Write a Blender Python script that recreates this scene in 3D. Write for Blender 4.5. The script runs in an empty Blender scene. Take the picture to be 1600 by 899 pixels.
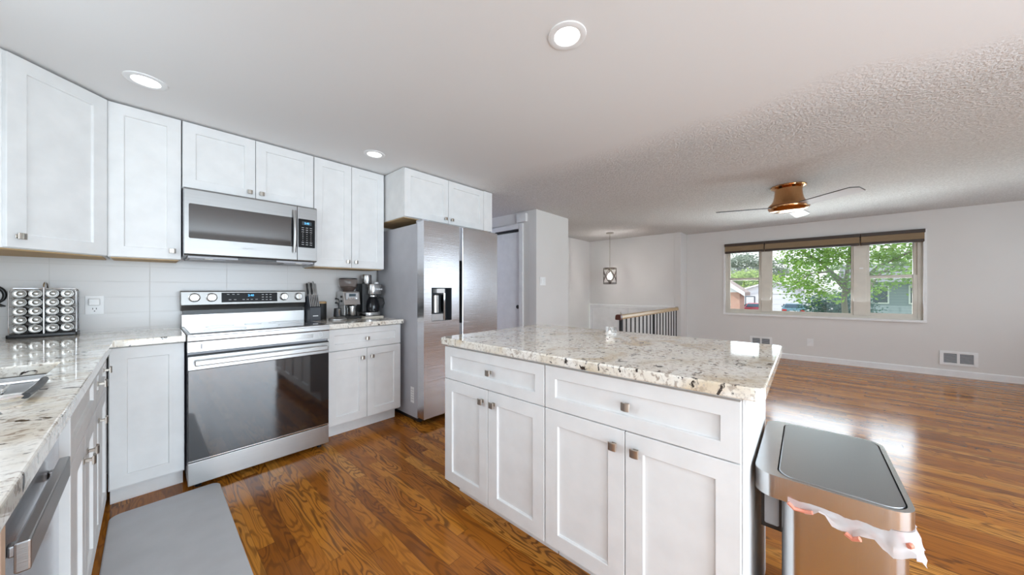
import bpy, bmesh, math, random
from mathutils import Vector, Matrix, Euler
R = math.radians
PI = math.pi
random.seed(7)
SC = bpy.context.scene
COL = SC.collection

# ------------------------------------------------------------------ camera, light, exposure
cam_d = bpy.data.cameras.new('camera')
cam_d.sensor_width = 36.0
cam_d.lens = 36.0 * 509.5 / 1600.0
cam_d.shift_y = 3.5 / 1600.0
cam_d.clip_start = 0.02
cam_d.clip_end = 400
cam = bpy.data.objects.new('camera', cam_d)
cam.location = (0, 0, 1.18)
cam.rotation_euler = (R(90), 0, -math.atan2(.7444, .6677))
COL.objects.link(cam)
SC.camera = cam

vs = SC.view_settings
vs.view_transform = 'Standard'
vs.look = 'None'
vs.exposure = 0.62
vs.gamma = 1.0
vs.use_curve_mapping = False
try:
    SC.cycles.max_bounces = 10
    SC.cycles.diffuse_bounces = 5
    SC.cycles.glossy_bounces = 5
    SC.cycles.transparent_max_bounces = 12
    SC.cycles.sample_clamp_indirect = 6.0
    SC.cycles.caustics_reflective = False
    SC.cycles.caustics_refractive = False
except Exception:
    pass

SKY_STRENGTH = .95
SUN_POWER = 2.1
CAN_POWER = .16
DAY_PATIO = 112.0
ADDED_WEST = 12.5
DAY_SINK = 6.5
DAY_LIVING = 9.0
DAY_FRONT = 27.0
ADDED_BOUNCE = 170.0
PENDANT_POWER = 75.0
DAY_HALL = 6.0

w = bpy.data.worlds.new('sky')
SC.world = w
w.use_nodes = True
wn = w.node_tree
wn.nodes.clear()
wo = wn.nodes.new('ShaderNodeOutputWorld')
wb = wn.nodes.new('ShaderNodeBackground')
wtc = wn.nodes.new('ShaderNodeTexCoord')
wsep = wn.nodes.new('ShaderNodeSeparateXYZ')
wramp = wn.nodes.new('ShaderNodeValToRGB')
wramp.color_ramp.elements[0].position = 0.0
wramp.color_ramp.elements[0].color = (.62, .64, .62, 1)
wramp.color_ramp.elements[1].position = 1.0
wramp.color_ramp.elements[1].color = (.55, .75, 1.1, 1)
e = wramp.color_ramp.elements.new(0.06)
e.color = (1.25, 1.28, 1.32, 1)
e = wramp.color_ramp.elements.new(0.4)
e.color = (1.15, 1.25, 1.4, 1)
wn.links.new(wtc.outputs['Generated'], wsep.inputs[0])
wn.links.new(wsep.outputs['Z'], wramp.inputs[0])
wn.links.new(wramp.outputs[0], wb.inputs[0])
wb.inputs[1].default_value = SKY_STRENGTH
wn.links.new(wb.outputs[0], wo.inputs[0])

sd = bpy.data.lights.new('sun', 'SUN')
sd.energy = SUN_POWER
sd.angle = R(1.2)
sd.color = (1, .95, .86)
so = bpy.data.objects.new('sun', sd)
so.rotation_euler = Vector((-.42, .45, 1.0)).to_track_quat('Z', 'Y').to_euler()
so.location = (0, 0, 12)
COL.objects.link(so)


def area(name, loc, direction, sx, sy, power, color=(1, 1, 1)):
    d = bpy.data.lights.new(name, 'AREA')
    d.shape = 'RECTANGLE'
    d.size = sx
    d.size_y = sy
    d.energy = power
    d.color = color
    o = bpy.data.objects.new(name, d)
    o.location = loc
    o.rotation_euler = Vector(direction).to_track_quat('-Z', 'Y').to_euler()
    COL.objects.link(o)
    return o


XL0 = -.80
# daylight coming in through the openings of the room (patio door, sink window, side window, front window, hall end)
area('daylight_patio_door', (.75, -2.93, 1.08), (0, 1, .05), 2.6, 1.97, DAY_PATIO, (.73, .875, 1))
area('daylight_west_door', (XL0 - .0, -1.45, 1.08), (1, 0, 0), 1.8, 1.95, ADDED_WEST, (.73, .875, 1))  # lamp in an added, unseen west door, brightening the island front and far walls
area('daylight_sink_window', (-.80, 1.75, 1.55), (1, 0, -.3), 1.1, 1.0, DAY_SINK, (.73, .875, 1))
area('daylight_side_window', (5.7, -2.93, 1.45), (0, 1, .35), 1.7, 1.15, DAY_LIVING, (.73, .875, 1))
area('daylight_hall_end', (3.1, 5.1, 1.3), (0, -1, 0), .7, 1.6, DAY_HALL, (.5, .6, 1))
area('daylight_front_window', (7.46, -.07, 1.32), (-1, 0, .45), 2.2, 1.0, DAY_FRONT, (.78, .89, 1))


# added lamp low outside the front window, standing in for ground bounce on the ceiling
area('added_bounce_lamp', (8.1, -.07, .15), (-.8, 0, 1), 2.6, 1.3, ADDED_BOUNCE, (.9, .95, 1))


# ------------------------------------------------------------------ materials
class NT:
    def __init__(s, name):
        s.m = bpy.data.materials.new(name)
        s.m.use_nodes = True
        s.t = s.m.node_tree
        s.t.nodes.clear()
        s.out = s.t.nodes.new('ShaderNodeOutputMaterial')
        s.b = s.t.nodes.new('ShaderNodeBsdfPrincipled')
        s.t.links.new(s.b.outputs[0], s.out.inputs[0])
        s.tc = s.t.nodes.new('ShaderNodeTexCoord')

    def put(s, sock, v):
        if hasattr(v, 'is_linked') or hasattr(v, 'links'):
            s.t.links.new(v, sock)
        elif isinstance(v, (tuple, list)):
            sock.default_value = (*v, 1) if len(v) == 3 and sock.type == 'RGBA' else v
        else:
            sock.default_value = v

    def set(s, **k):
        names = dict(color='Base Color', metal='Metallic', rough='Roughness', ior='IOR', spec='Specular IOR Level',
                     coat='Coat Weight', coatr='Coat Roughness', emit='Emission Color', emits='Emission Strength',
                     trans='Transmission Weight', alpha='Alpha', normal='Normal', sss='Subsurface Weight', sheen='Sheen Weight')
        for a, v in k.items():
            s.put(s.b.inputs[names[a]], v)
        return s

    def math(s, op, a, b=None, c=None, clamp=False):
        n = s.t.nodes.new('ShaderNodeMath')
        n.operation = op
        n.use_clamp = clamp
        s.put(n.inputs[0], a)
        if b is not None:
            s.put(n.inputs[1], b)
        if c is not None:
            s.put(n.inputs[2], c)
        return n.outputs[0]

    def xyz(s, src=None):
        n = s.t.nodes.new('ShaderNodeSeparateXYZ')
        s.put(n.inputs[0], src if src is not None else s.tc.outputs['Object'])
        return n.outputs

    def comb(s, x, y, z):
        n = s.t.nodes.new('ShaderNodeCombineXYZ')
        for i, v in enumerate((x, y, z)):
            s.put(n.inputs[i], v)
        return n.outputs[0]

    def noise(s, vec=None, scale=5, detail=2, rough=.5, dist=0):
        n = s.t.nodes.new('ShaderNodeTexNoise')
        s.put(n.inputs['Vector'], vec if vec is not None else s.tc.outputs['Object'])
        n.inputs['Scale'].default_value = scale
        n.inputs['Detail'].default_value = detail
        n.inputs['Roughness'].default_value = rough
        n.inputs['Distortion'].default_value = dist
        return n.outputs[0]

    def white(s, vec):
        n = s.t.nodes.new('ShaderNodeTexWhiteNoise')
        n.noise_dimensions = '3D'
        s.put(n.inputs['Vector'], vec)
        return n.outputs['Value']

    def voro(s, vec=None, scale=5):
        n = s.t.nodes.new('ShaderNodeTexVoronoi')
        s.put(n.inputs['Vector'], vec if vec is not None else s.tc.outputs['Object'])
        n.inputs['Scale'].default_value = scale
        return n.outputs['Distance']

    def ramp(s, fac, stops):
        n = s.t.nodes.new('ShaderNodeValToRGB')
        el = n.color_ramp.elements
        while len(el) < len(stops):
            el.new(.5)
        for q, (p, cc) in zip(el, stops):
            q.position = p
            q.color = (*cc, 1) if isinstance(cc, (tuple, list)) else (cc, cc, cc, 1)
        s.put(n.inputs[0], fac)
        return n.outputs[0]

    def mix(s, fac, a, b):
        n = s.t.nodes.new('ShaderNodeMix')
        n.data_type = 'RGBA'
        s.put(n.inputs[0], fac)
        s.put(n.inputs[6], a)
        s.put(n.inputs[7], b)
        return n.outputs[2]

    def bump(s, h, strength=.2, dist=.01):
        n = s.t.nodes.new('ShaderNodeBump')
        n.inputs['Strength'].default_value = strength
        n.inputs['Distance'].default_value = dist
        s.put(n.inputs['Height'], h)
        s.t.links.new(n.outputs[0], s.b.inputs['Normal'])
        return n


def plain(name, color, rough=.5, metal=0, **k):
    n = NT(name)
    v = n.noise(scale=9, detail=3)
    c2 = tuple(min(1, x * 1.04) for x in color)
    c1 = tuple(x * .96 for x in color)
    n.set(color=n.ramp(v, [(.3, c1), (.7, c2)]), rough=rough, metal=metal, **k)
    return n.m


def stainless(name, color=(.66, .655, .65), rough=.2, axis='z', amt=.1):
    n = NT(name)
    x, y, z = n.xyz()
    if axis == 'z':
        v = n.comb(n.math('MULTIPLY', x, 3), n.math('MULTIPLY', y, 3), n.math('MULTIPLY', z, 420))
    else:
        v = n.comb(n.math('MULTIPLY', x, 420), n.math('MULTIPLY', y, 420), n.math('MULTIPLY', z, 3))
    h = n.noise(v, 1, 2)
    n.set(color=n.ramp(h, [(.3, tuple(c * .93 for c in color)), (.7, color)]), metal=1.0, rough=rough)
    n.bump(h, amt, .002)
    return n.m


M = {}
M['cab'] = plain('cabinet_white_paint', (.80, .80, .795), .55, spec=.3)
M['trim'] = plain('white_trim_paint', (.85, .85, .85), .4)
M['white_plastic'] = plain('white_plastic', (.84, .84, .84), .35)
M['black'] = plain('black_plastic', (.012, .012, .013), .35)
M['black_matte'] = plain('black_matte', (.02, .02, .021), .6)
M['black_glass'] = plain('black_glass', (.006, .006, .008), .05, ior=2.05)
M['dark_gap'] = plain('dark_gap', (.01, .01, .01), .8)
M['steel'] = stainless('brushed_stainless_steel', (.50, .495, .49), .34)
M['steel_v'] = stainless('vertical_brushed_steel', axis='x')
M['steel_fridge'] = stainless('fridge_stainless_steel', (.76, .775, .82), .2, 'z', .16)
M['steel_dark'] = stainless('appliance_steel', (.46, .45, .44), .26)
M['steel_can'] = stainless('trash_can_steel', (.60, .605, .61), .24, 'x')
M['steel_lid'] = stainless('trash_can_lid_steel', (.36, .37, .38), .3, 'x', .05)
M['steel_panel'] = stainless('control_panel_steel', (.34, .335, .325), .42)
M['display_black'] = plain('black_display_plastic', (.008, .008, .009), .35, spec=.15)
M['lid_metal'] = plain('tinned_lid_metal', (.36, .35, .33), .27, 1.0)
M['carafe'] = plain('dark_carafe_glass', (.01, .01, .012), .06, spec=.35)
M['steel_micro'] = stainless('microwave_front_steel', (.36, .355, .35), .4)
M['nickel'] = plain('brushed_nickel', (.50, .46, .41), .3, 1.0)
M['chrome'] = plain('chrome', (.82, .82, .83), .06, 1.0)
M['bronze'] = plain('polished_bronze', (.62, .33, .15), .12, 1.0)
M['fridge_side'] = plain('grey_coated_steel', (.46, .46, .49), .42)
M['plywood'] = plain('raw_plywood', (.55, .38, .2), .6)
M['tan'] = plain('tan_board', (.58, .42, .3), .6)
M['rail_wood'] = plain('oak_handrail', (.50, .34, .17), .35)
M['rail_end'] = plain('dark_stained_wood', (.10, .03, .018), .35)
M['mat'] = plain('grey_foam_mat', (.58, .585, .60), .55)
M['shade_wood'] = plain('woven_wood_shade', (.30, .21, .12), .7)
M['shade_dark'] = plain('dark_brown_rail', (.045, .026, .016), .45)
M['vinyl'] = plain('almond_window_vinyl', (.70, .66, .58), .4)
M['blade'] = plain('silver_fan_blade', (.62, .62, .63), .35)
M['blade_edge'] = plain('dark_grey_blade_edge', (.09, .085, .08), .4)
M['display'] = NT('blue_clock_display').set(color=(.02, .05, .1), emit=(.1, .5, 1.0), emits=1.6).m
M['legend'] = plain('printed_grey_legend', (.45, .45, .46), .5)
M['lamp'] = NT('lit_lamp_lens').set(color=(.9, .9, .9), emit=(1, .99, .97), emits=4.0).m
M['bulb'] = NT('lit_bulb').set(color=(.9, .9, .9), emit=(1, .97, .92), emits=3.0).m
M['bamboo'] = plain('bamboo_lid', (.55, .36, .18), .45)
M['hopper'] = NT('smoked_clear_plastic').set(color=(.20, .15, .13), rough=.08, alpha=.45).m
M['orange'] = plain('orange_drawstring', (.75, .27, .18), .4)
M['knife_block'] = plain('charcoal_block', (.05, .055, .065), .45)
M['coffee_beans'] = plain('dark_coffee_beans', (.03, .016, .01), .5)
M['brick_red'] = plain('paint_red', (.5, .03, .04), .2, coat=.5)
M['car_blue'] = plain('paint_teal_grey', (.10, .2, .24), .2, coat=.5)
M['tail_light'] = plain('red_tail_light', (.5, .02, .02), .2)
M['rubber'] = plain('tyre_rubber', (.02, .02, .02), .8)
M['ext_white'] = plain('white_siding', (.80, .80, .82), .7)
M['ext_dark'] = plain('dark_window_glass', (.05, .08, .1), .15)
M['roof'] = plain('brown_shingles', (.38, .27, .23), .9)
M['roof_grey'] = plain('grey_shingles', (.2, .2, .21), .9)
M['bin'] = plain('dark_green_bin', (.06, .1, .1), .5)
M['bark'] = plain('grey_bark', (.22, .18, .15), .9)
M['terracotta_decor'] = plain('black_cast_ornament', (.008, .008, .008), .35)

n = NT('clear_glass')
n.set(color=(.95, .97, .97), rough=.02, trans=1.0, ior=1.45)
M['glass'] = n.m


def pane_glass():
    n = NT('window_pane_glass')
    t = n.t
    tr = t.nodes.new('ShaderNodeBsdfTransparent')
    tr.inputs[0].default_value = (.96, .98, .97, 1)
    gl = t.nodes.new('ShaderNodeBsdfGlossy')
    gl.inputs['Roughness'].default_value = .02
    fr = t.nodes.new('ShaderNodeFresnel')
    fr.inputs[0].default_value = 1.35
    mx = t.nodes.new('ShaderNodeMixShader')
    t.links.new(fr.outputs[0], mx.inputs[0])
    t.links.new(tr.outputs[0], mx.inputs[1])
    t.links.new(gl.outputs[0], mx.inputs[2])
    t.links.new(mx.outputs[0], n.out.inputs[0])
    return n.m


M['pane'] = pane_glass()

# painted living room walls
n = NT('greige_wall_paint')
n.set(color=n.ramp(n.noise(scale=2.5, detail=3), [(.3, (.74, .72, .70)), (.7, (.76, .74, .72))]), rough=.75)
n.bump(n.noise(scale=60, detail=3), .12, .004)
M['wall'] = n.m

# ceiling: smooth drywall over the kitchen, knock-down texture over the living room
n = NT('ceiling_paint')
x, y, z = n.xyz()
edge = n.math('ADD', n.math('ADD', x, n.math('MULTIPLY', n.noise(scale=1.2, detail=2), .5)), n.math('MULTIPLY', y, .06))
mask = n.ramp(n.math('MULTIPLY', edge, .1), [(.265, 0.0), (.315, 1.0)])
pop = n.noise(scale=62, detail=3, rough=.6)
pops = n.ramp(pop, [(.4, 0.0), (.62, 1.0)])
n.set(color=n.mix(mask, (.80, .79, .785), n.mix(pops, (.62, .60, .58), (.74, .725, .71))), rough=.85)  # textured side: own darker paint, with texture self-shadow also put into the colour
n.bump(n.math('MULTIPLY', pops, mask), .55, .012)
M['ceiling'] = n.m

# long white gloss tiles laid in a straight stack
n = NT('white_wall_tile')
x, y, z = n.xyz()
fx = n.math('FRACT', n.math('DIVIDE', n.math('ADD', x, 4.372), .398))
fz = n.math('FRACT', n.math('DIVIDE', n.math('ADD', z, .9), .1016 * 1.0))
ex = n.math('MINIMUM', fx, n.math('SUBTRACT', 1.0, fx))
ez = n.math('MINIMUM', fz, n.math('SUBTRACT', 1.0, fz))
gx = n.math('LESS_THAN', ex, .0045)
gz = n.math('LESS_THAN', ez, .014)
g = n.math('MAXIMUM', gx, gz)
wv = n.noise(n.comb(n.math('MULTIPLY', x, 2.5), 0.0, n.math('MULTIPLY', z, 34)), 1, 3)
n.set(color=n.mix(g, (.67, .655, .645), (.61, .595, .58)), rough=n.mix(g, (.3, .3, .3), (.7, .7, .7)))
n.bump(n.math('SUBTRACT', n.math('MULTIPLY', wv, .6), g), .1, .006)
M['tile'] = n.m


def granite():
    n = NT('cream_granite')
    P = n.tc.outputs['Object']
    x, y, z = n.xyz()
    st = n.comb(n.math('MULTIPLY', x, 1.0), n.math('MULTIPLY', y, 1.25), z)
    big = n.noise(st, 5.5, 4, .55, .6)
    c = n.ramp(big, [(.32, (.68, .60, .47)), (.46, (.84, .79, .70)), (.62, (.89, .86, .80)), (.75, (.76, .72, .64))])
    gold = n.ramp(n.noise(st, 3.1, 3, .5, .8), [(.61, 0.0), (.72, .6)])
    c = n.mix(gold, c, (.62, .44, .20))
    med = n.noise(st, 46, 5, .62, .5)
    reg = n.ramp(n.noise(st, 7, 3), [(.38, 0.0), (.62, 1.0)])
    m1 = n.math('MULTIPLY', n.ramp(med, [(.515, 0.0), (.62, .8)]), n.math('ADD', n.math('MULTIPLY', reg, .8), .2))
    c = n.mix(m1, c, (.27, .19, .13))
    grey = n.ramp(n.noise(st, 75, 4, .6), [(.57, 0.0), (.66, .55)])
    c = n.mix(grey, c, (.42, .38, .34))
    drk = n.ramp(n.noise(st, 24, 4, .55, .9), [(.615, 0.0), (.655, 1.0)])
    c = n.mix(drk, c, (.035, .025, .02))
    n.set(color=c, rough=.07, spec=.55, coat=.3, coatr=.03)
    return n.m


M['granite'] = granite()


def oak():
    n = NT('oak_strip_floor')
    x, y, z = n.xyz()
    W = .066
    u = n.math('DIVIDE', n.math('ADD', x, 20.0), W)
    row = n.math('FLOOR', u)
    fu = n.math('FRACT', u)
    rr = n.white(n.comb(row, 3.0, 1.0))
    v = n.math('ADD', n.math('DIVIDE', n.math('ADD', y, 20.0), .95), n.math('MULTIPLY', rr, 7.31))
    seg = n.math('FLOOR', v)
    fv = n.math('FRACT', v)
    r1 = n.white(n.comb(row, seg, 2.0))
    r2 = n.white(n.comb(row, seg, 9.0))
    gv = n.comb(n.math('ADD', n.math('MULTIPLY', x, 11.0), n.math('MULTIPLY', r1, 41.0)),
                n.math('ADD', n.math('MULTIPLY', y, 1.6), n.math('MULTIPLY', r2, 57.0)), n.math('MULTIPLY', r1, 13.0))
    nn = n.noise(gv, 1.0, 2.5, .45, .35)
    ring = n.math('SINE', n.math('MULTIPLY', nn, 88.0))
    ring = n.ramp(n.math('MULTIPLY_ADD', ring, .5, .5), [(.45, 0.0), (.95, 1.0)])
    amp = n.ramp(n.noise(gv, .6, 1), [(.35, .25), (.62, .95)])
    fine = n.noise(n.comb(n.math('MULTIPLY', x, 260.0), n.math('MULTIPLY', y, 7.0), r1), 1.0, 2)
    base = n.ramp(r1, [(0.0, (.28, .088, .012)), (.35, (.43, .145, .018)), (.7, (.54, .20, .024)), (1.0, (.62, .265, .045))])
    big = n.ramp(n.noise(scale=.8, detail=2), [(.3, .86), (.7, 1.06)])
    base = n.mix(n.math('MULTIPLY', n.math('MULTIPLY', ring, amp), .78), base, (.085, .028, .008))
    base = n.mix(n.ramp(fine, [(.5, 0.0), (.75, .38)]), base, (.12, .045, .014))
    eu = n.math('MINIMUM', fu, n.math('SUBTRACT', 1.0, fu))
    ev = n.math('MINIMUM', fv, n.math('SUBTRACT', 1.0, fv))
    gap = n.math('MAXIMUM', n.math('LESS_THAN', eu, .010), n.math('LESS_THAN', ev, .0012))
    base = n.mix(n.math('MULTIPLY', gap, .6), base, (.05, .018, .007))
    n.set(color=base, rough=n.ramp(n.noise(scale=3.0, detail=3), [(.3, .12), (.7, .19)]), spec=.26)
    hh = n.math('SUBTRACT', n.math('MULTIPLY', n.noise(n.comb(n.math('MULTIPLY', x, 30), n.math('MULTIPLY', y, 4), 0.0), 1, 2), .35), n.math('MULTIPLY', gap, .5))
    n.bump(hh, .1, .004)
    return n.m


M['oak'] = oak()

n = NT('red_brick_wall')
bt = n.t.nodes.new('ShaderNodeTexBrick')
bt.inputs['Color1'].default_value = (.50, .24, .17, 1)
bt.inputs['Color2'].default_value = (.58, .30, .22, 1)
bt.inputs['Mortar'].default_value = (.6, .55, .5, 1)
bt.inputs['Scale'].default_value = 4.0
x, y, z = n.xyz()
n.t.links.new(n.comb(y, z, 0.0), bt.inputs['Vector'])
n.set(color=bt.outputs[0], rough=.9)
M['brick'] = n.m

n = NT('blue_lap_siding')
x, y, z = n.xyz()
lap = n.math('FRACT', n.math('MULTIPLY', z, 6.0))
n.set(color=n.ramp(lap, [(.0, (.16, .20, .23)), (.12, (.27, .32, .37)), (1.0, (.29, .34, .39))]), rough=.7)
M['siding'] = n.m

n = NT('driveway_and_lawn')
x, y, z = n.xyz()
n.set(color=n.mix(n.math('GREATER_THAN', x, 30.0), n.ramp(n.noise(scale=2, detail=4), [(.3, (.10, .2, .05)), (.7, (.2, .32, .09))]), (.5, .49, .47)), rough=.95)
M['ground'] = n.m


def leafmat(name, a, b):
    n = NT(name)
    n.set(color=n.ramp(n.noise(scale=1.6, detail=4, rough=.7), [(.3, a), (.72, b)]), rough=.6)
    t = n.t
    tl = t.nodes.new('ShaderNodeBsdfTranslucent')
    tl.inputs[0].default_value = (*b, 1)
    mx = t.nodes.new('ShaderNodeMixShader')
    mx.inputs[0].default_value = .4
    t.links.new(n.b.outputs[0], mx.inputs[1])
    t.links.new(tl.outputs[0], mx.inputs[2])
    t.links.new(mx.outputs[0], n.out.inputs[0])
    return n.m


M['leaf_bright'] = leafmat('fresh_green_leaves', (.045, .15, .035), (.36, .55, .10))
M['leaf_dark'] = leafmat('dark_blue_green_needles', (.02, .07, .06), (.07, .17, .14))
M['leaf_yellow'] = leafmat('yellow_green_leaves', (.28, .42, .08), (.55, .65, .2))
M['leaf_grey'] = leafmat('grey_green_leaves', (.2, .25, .18), (.42, .46, .38))

n = NT('thin_bin_liner')
t = n.t
tl = t.nodes.new('ShaderNodeBsdfTranslucent')
tl.inputs[0].default_value = (.9, .8, .8, 1)
tp = t.nodes.new('ShaderNodeBsdfTransparent')
mx1 = t.nodes.new('ShaderNodeMixShader')
mx1.inputs[0].default_value = .35
mx2 = t.nodes.new('ShaderNodeMixShader')
mx2.inputs[0].default_value = .22
n.set(color=n.ramp(n.noise(scale=14, detail=3), [(.35, (.86, .62, .58)), (.55, (.88, .84, .84))]), rough=.3)
t.links.new(n.b.outputs[0], mx1.inputs[1])
t.links.new(tl.outputs[0], mx1.inputs[2])
t.links.new(mx1.outputs[0], mx2.inputs[1])
t.links.new(tp.outputs[0], mx2.inputs[2])
t.links.new(mx2.outputs[0], n.out.inputs[0])
M['bag'] = n.m


# ------------------------------------------------------------------ mesh helpers
ORG = {}


class MB:
    def __init__(s):
        s.v = []
        s.f = []
        s.sm = []

    def add(s, vs_, fs, smooth=False):
        o = len(s.v)
        s.v += [tuple(p) for p in vs_]
        s.f += [tuple(i + o for i in q) for q in fs]
        s.sm += [smooth] * len(fs)
        return s

    def box(s, x0, x1, y0, y1, z0, z1):
        x0, x1 = min(x0, x1), max(x0, x1)
        y0, y1 = min(y0, y1), max(y0, y1)
        z0, z1 = min(z0, z1), max(z0, z1)
        return s.add([(x0, y0, z0), (x1, y0, z0), (x1, y1, z0), (x0, y1, z0), (x0, y0, z1), (x1, y0, z1), (x1, y1, z1), (x0, y1, z1)],
                     [(0, 3, 2, 1), (4, 5, 6, 7), (0, 1, 5, 4), (1, 2, 6, 5), (2, 3, 7, 6), (3, 0, 4, 7)])

    def prism(s, poly, a0, a1, axis='z', smooth=False):
        """poly: CCW list of 2D points; extruded along axis"""
        def p3(p, a):
            return {'z': (p[0], p[1], a), 'y': (p[0], a, p[1]), 'x': (a, p[0], p[1])}[axis]
        k = len(poly)
        vv = [p3(p, a0) for p in poly] + [p3(p, a1) for p in poly]
        s.add(vv, [tuple(range(k))[::-1], tuple(range(k, 2 * k))])
        s.add(vv, [(i, (i + 1) % k, k + (i + 1) % k, k + i) for i in range(k)], smooth)
        return s

    def cyl(s, p0, p1, r0, r1=None, n=16, smooth=True):
        r1 = r0 if r1 is None else r1
        p0, p1 = Vector(p0), Vector(p1)
        q = (p1 - p0).to_track_quat('Z', 'Y')
        ring = [Vector((math.cos(2 * PI * i / n), math.sin(2 * PI * i / n), 0)) for i in range(n)]
        vv = [p0 + q @ (c * r0) for c in ring] + [p1 + q @ (c * r1) for c in ring]
        s.add(vv, [(i, (i + 1) % n, n + (i + 1) % n, n + i) for i in range(n)], smooth)
        s.add(vv, [tuple(range(n))[::-1], tuple(range(n, 2 * n))])
        return s

    def tube(s, pts, r, n=8, closed=False):
        pts = [Vector(p) for p in pts]
        m = len(pts)
        vv = []
        up = None
        for i, p in enumerate(pts):
            if closed:
                d = pts[(i + 1) % m] - pts[i - 1]
            else:
                d = pts[min(i + 1, m - 1)] - pts[max(i - 1, 0)]
            d.normalize()
            if up is None:
                up = d.orthogonal().normalized()
            else:
                up = (up - d * up.dot(d))
                up = up.normalized() if up.length > 1e-6 else d.orthogonal().normalized()
            b = d.cross(up)
            rr = r[i] if isinstance(r, (list, tuple)) else r
            for k in range(n):
                a = 2 * PI * k / n
                vv.append(p + up * math.cos(a) * rr + b * math.sin(a) * rr)
        fs = []
        for i in range(m if closed else m - 1):
            j = (i + 1) % m
            for k in range(n):
                k2 = (k + 1) % n
                fs.append((i * n + k, i * n + k2, j * n + k2, j * n + k))
        s.add(vv, fs, True)
        if not closed:
            s.add(vv, [tuple(range(n))[::-1], tuple(range((m - 1) * n, m * n))])
        return s

    def lathe(s, prof, c=(0, 0, 0), n=32, axis='z'):
        vv = []
        for r, h in prof:
            for i in range(n):
                a = 2 * PI * i / n
                p = (r * math.cos(a), r * math.sin(a), h)
                if axis == 'y':
                    p = (p[0], p[2], p[1])
                vv.append((p[0] + c[0], p[1] + c[1], p[2] + c[2]))
        m = len(prof)
        s.add(vv, [(j * n + i, j * n + (i + 1) % n, (j + 1) * n + (i + 1) % n, (j + 1) * n + i) for j in range(m - 1) for i in range(n)], True)
        s.add(vv, [tuple(range(n))[::-1], tuple(range((m - 1) * n, m * n))])
        return s

    def rrect(s, x0, x1, y0, y1, z0, z1, r, n=6, axis='z', smooth=True):
        return s.prism(rr_poly(x0, x1, y0, y1, r, n), z0, z1, axis, smooth)

    def build(s, name, mat, parent=None, bevel=0, seg=2, org=None):
        if org is None:
            org = ORG.get(parent.name, Vector((0, 0, 0))) if parent is not None else Vector((0, 0, 0))
        bm = bmesh.new()
        vl = [bm.verts.new(Vector(p) - org) for p in s.v]
        for q, sm in zip(s.f, s.sm):
            try:
                fc = bm.faces.new([vl[i] for i in q])
                fc.smooth = sm
            except ValueError:
                pass
        bmesh.ops.remove_doubles(bm, verts=bm.verts, dist=1e-6)
        bmesh.ops.recalc_face_normals(bm, faces=bm.faces)
        if bevel:
            ed = [e_ for e_ in bm.edges if len(e_.link_faces) == 2 and e_.calc_face_angle(0) > R(35)]
            bmesh.ops.bevel(bm, geom=ed, offset=bevel, segments=seg, profile=.5, affect='EDGES', clamp_overlap=True)
        for e_ in bm.edges:
            if len(e_.link_faces) == 2 and e_.calc_face_angle(0) > R(38):
                e_.smooth = False
        me = bpy.data.meshes.new(name)
        bm.to_mesh(me)
        bm.free()
        me.materials.append(M[mat] if isinstance(mat, str) else mat)
        o = bpy.data.objects.new(name, me)
        COL.objects.link(o)
        if parent is not None:
            o.parent = parent
            ORG[o.name] = org
        return o


def rr_poly(x0, x1, y0, y1, r, n=6):
    out = []
    for cx_, cy_, a0 in ((x1 - r, y1 - r, 0), (x0 + r, y1 - r, 90), (x0 + r, y0 + r, 180), (x1 - r, y0 + r, 270)):
        for i in range(n + 1):
            a = R(a0 + 90 * i / n)
            out.append((cx_ + r * math.cos(a), cy_ + r * math.sin(a)))
    return out


def thing(name, label, cat, loc=(0, 0, 0), rotz=0, group=None, world=False):
    o = bpy.data.objects.new(name, None)
    o.empty_display_size = .1
    COL.objects.link(o)
    o.location = loc
    o.rotation_euler = (0, 0, rotz)
    o['label'] = label
    o['category'] = cat
    if group:
        o['group'] = group
    ORG[o.name] = Vector(loc) if world else Vector((0, 0, 0))
    return o


def tag(o, label, cat, group=None, kind=None):
    o['label'] = label
    o['category'] = cat
    if group:
        o['group'] = group
    if kind:
        o['kind'] = kind
    return o


def struct(name, mb, mat, parent=None, bevel=0, label=None):
    o = mb.build(name, mat, parent, bevel)
    if parent is None:
        o['kind'] = 'structure'
        if label:
            o['label'] = label
    return o


def copy_tree(o, parent=None):
    c = o.copy()
    COL.objects.link(c)
    if parent is not None:
        c.parent = parent
    for ch in [q for q in bpy.data.objects if q.parent == o]:
        copy_tree(ch, c)
    return c


def text_part(name, txt, size, mat, parent, loc, rot, align='CENTER'):
    cu = bpy.data.curves.new(name, 'FONT')
    cu.body = txt
    cu.size = size
    cu.align_x = align
    cu.align_y = 'CENTER'
    cu.extrude = .0004
    tmp = bpy.data.objects.new(name + '_tmp', cu)
    COL.objects.link(tmp)
    dg = bpy.context.evaluated_depsgraph_get()
    me = bpy.data.meshes.new_from_object(tmp.evaluated_get(dg))
    bpy.data.objects.remove(tmp)
    bpy.data.curves.remove(cu)
    me.name = name
    me.transform(Matrix.Translation(Vector(loc) - ORG.get(parent.name, Vector((0, 0, 0)))) @ Euler(rot).to_matrix().to_4x4())
    me.materials.clear()
    me.materials.append(M[mat])
    o = bpy.data.objects.new(name, me)
    COL.objects.link(o)
    o.parent = parent
    return o


# ------------------------------------------------------------------ room shell
CZ = 2.295          # ceiling height
YR = 3.325          # range wall
XW = 7.29           # window wall
XL = -.76           # sink wall
YB = -2.95          # wall behind the camera
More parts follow.
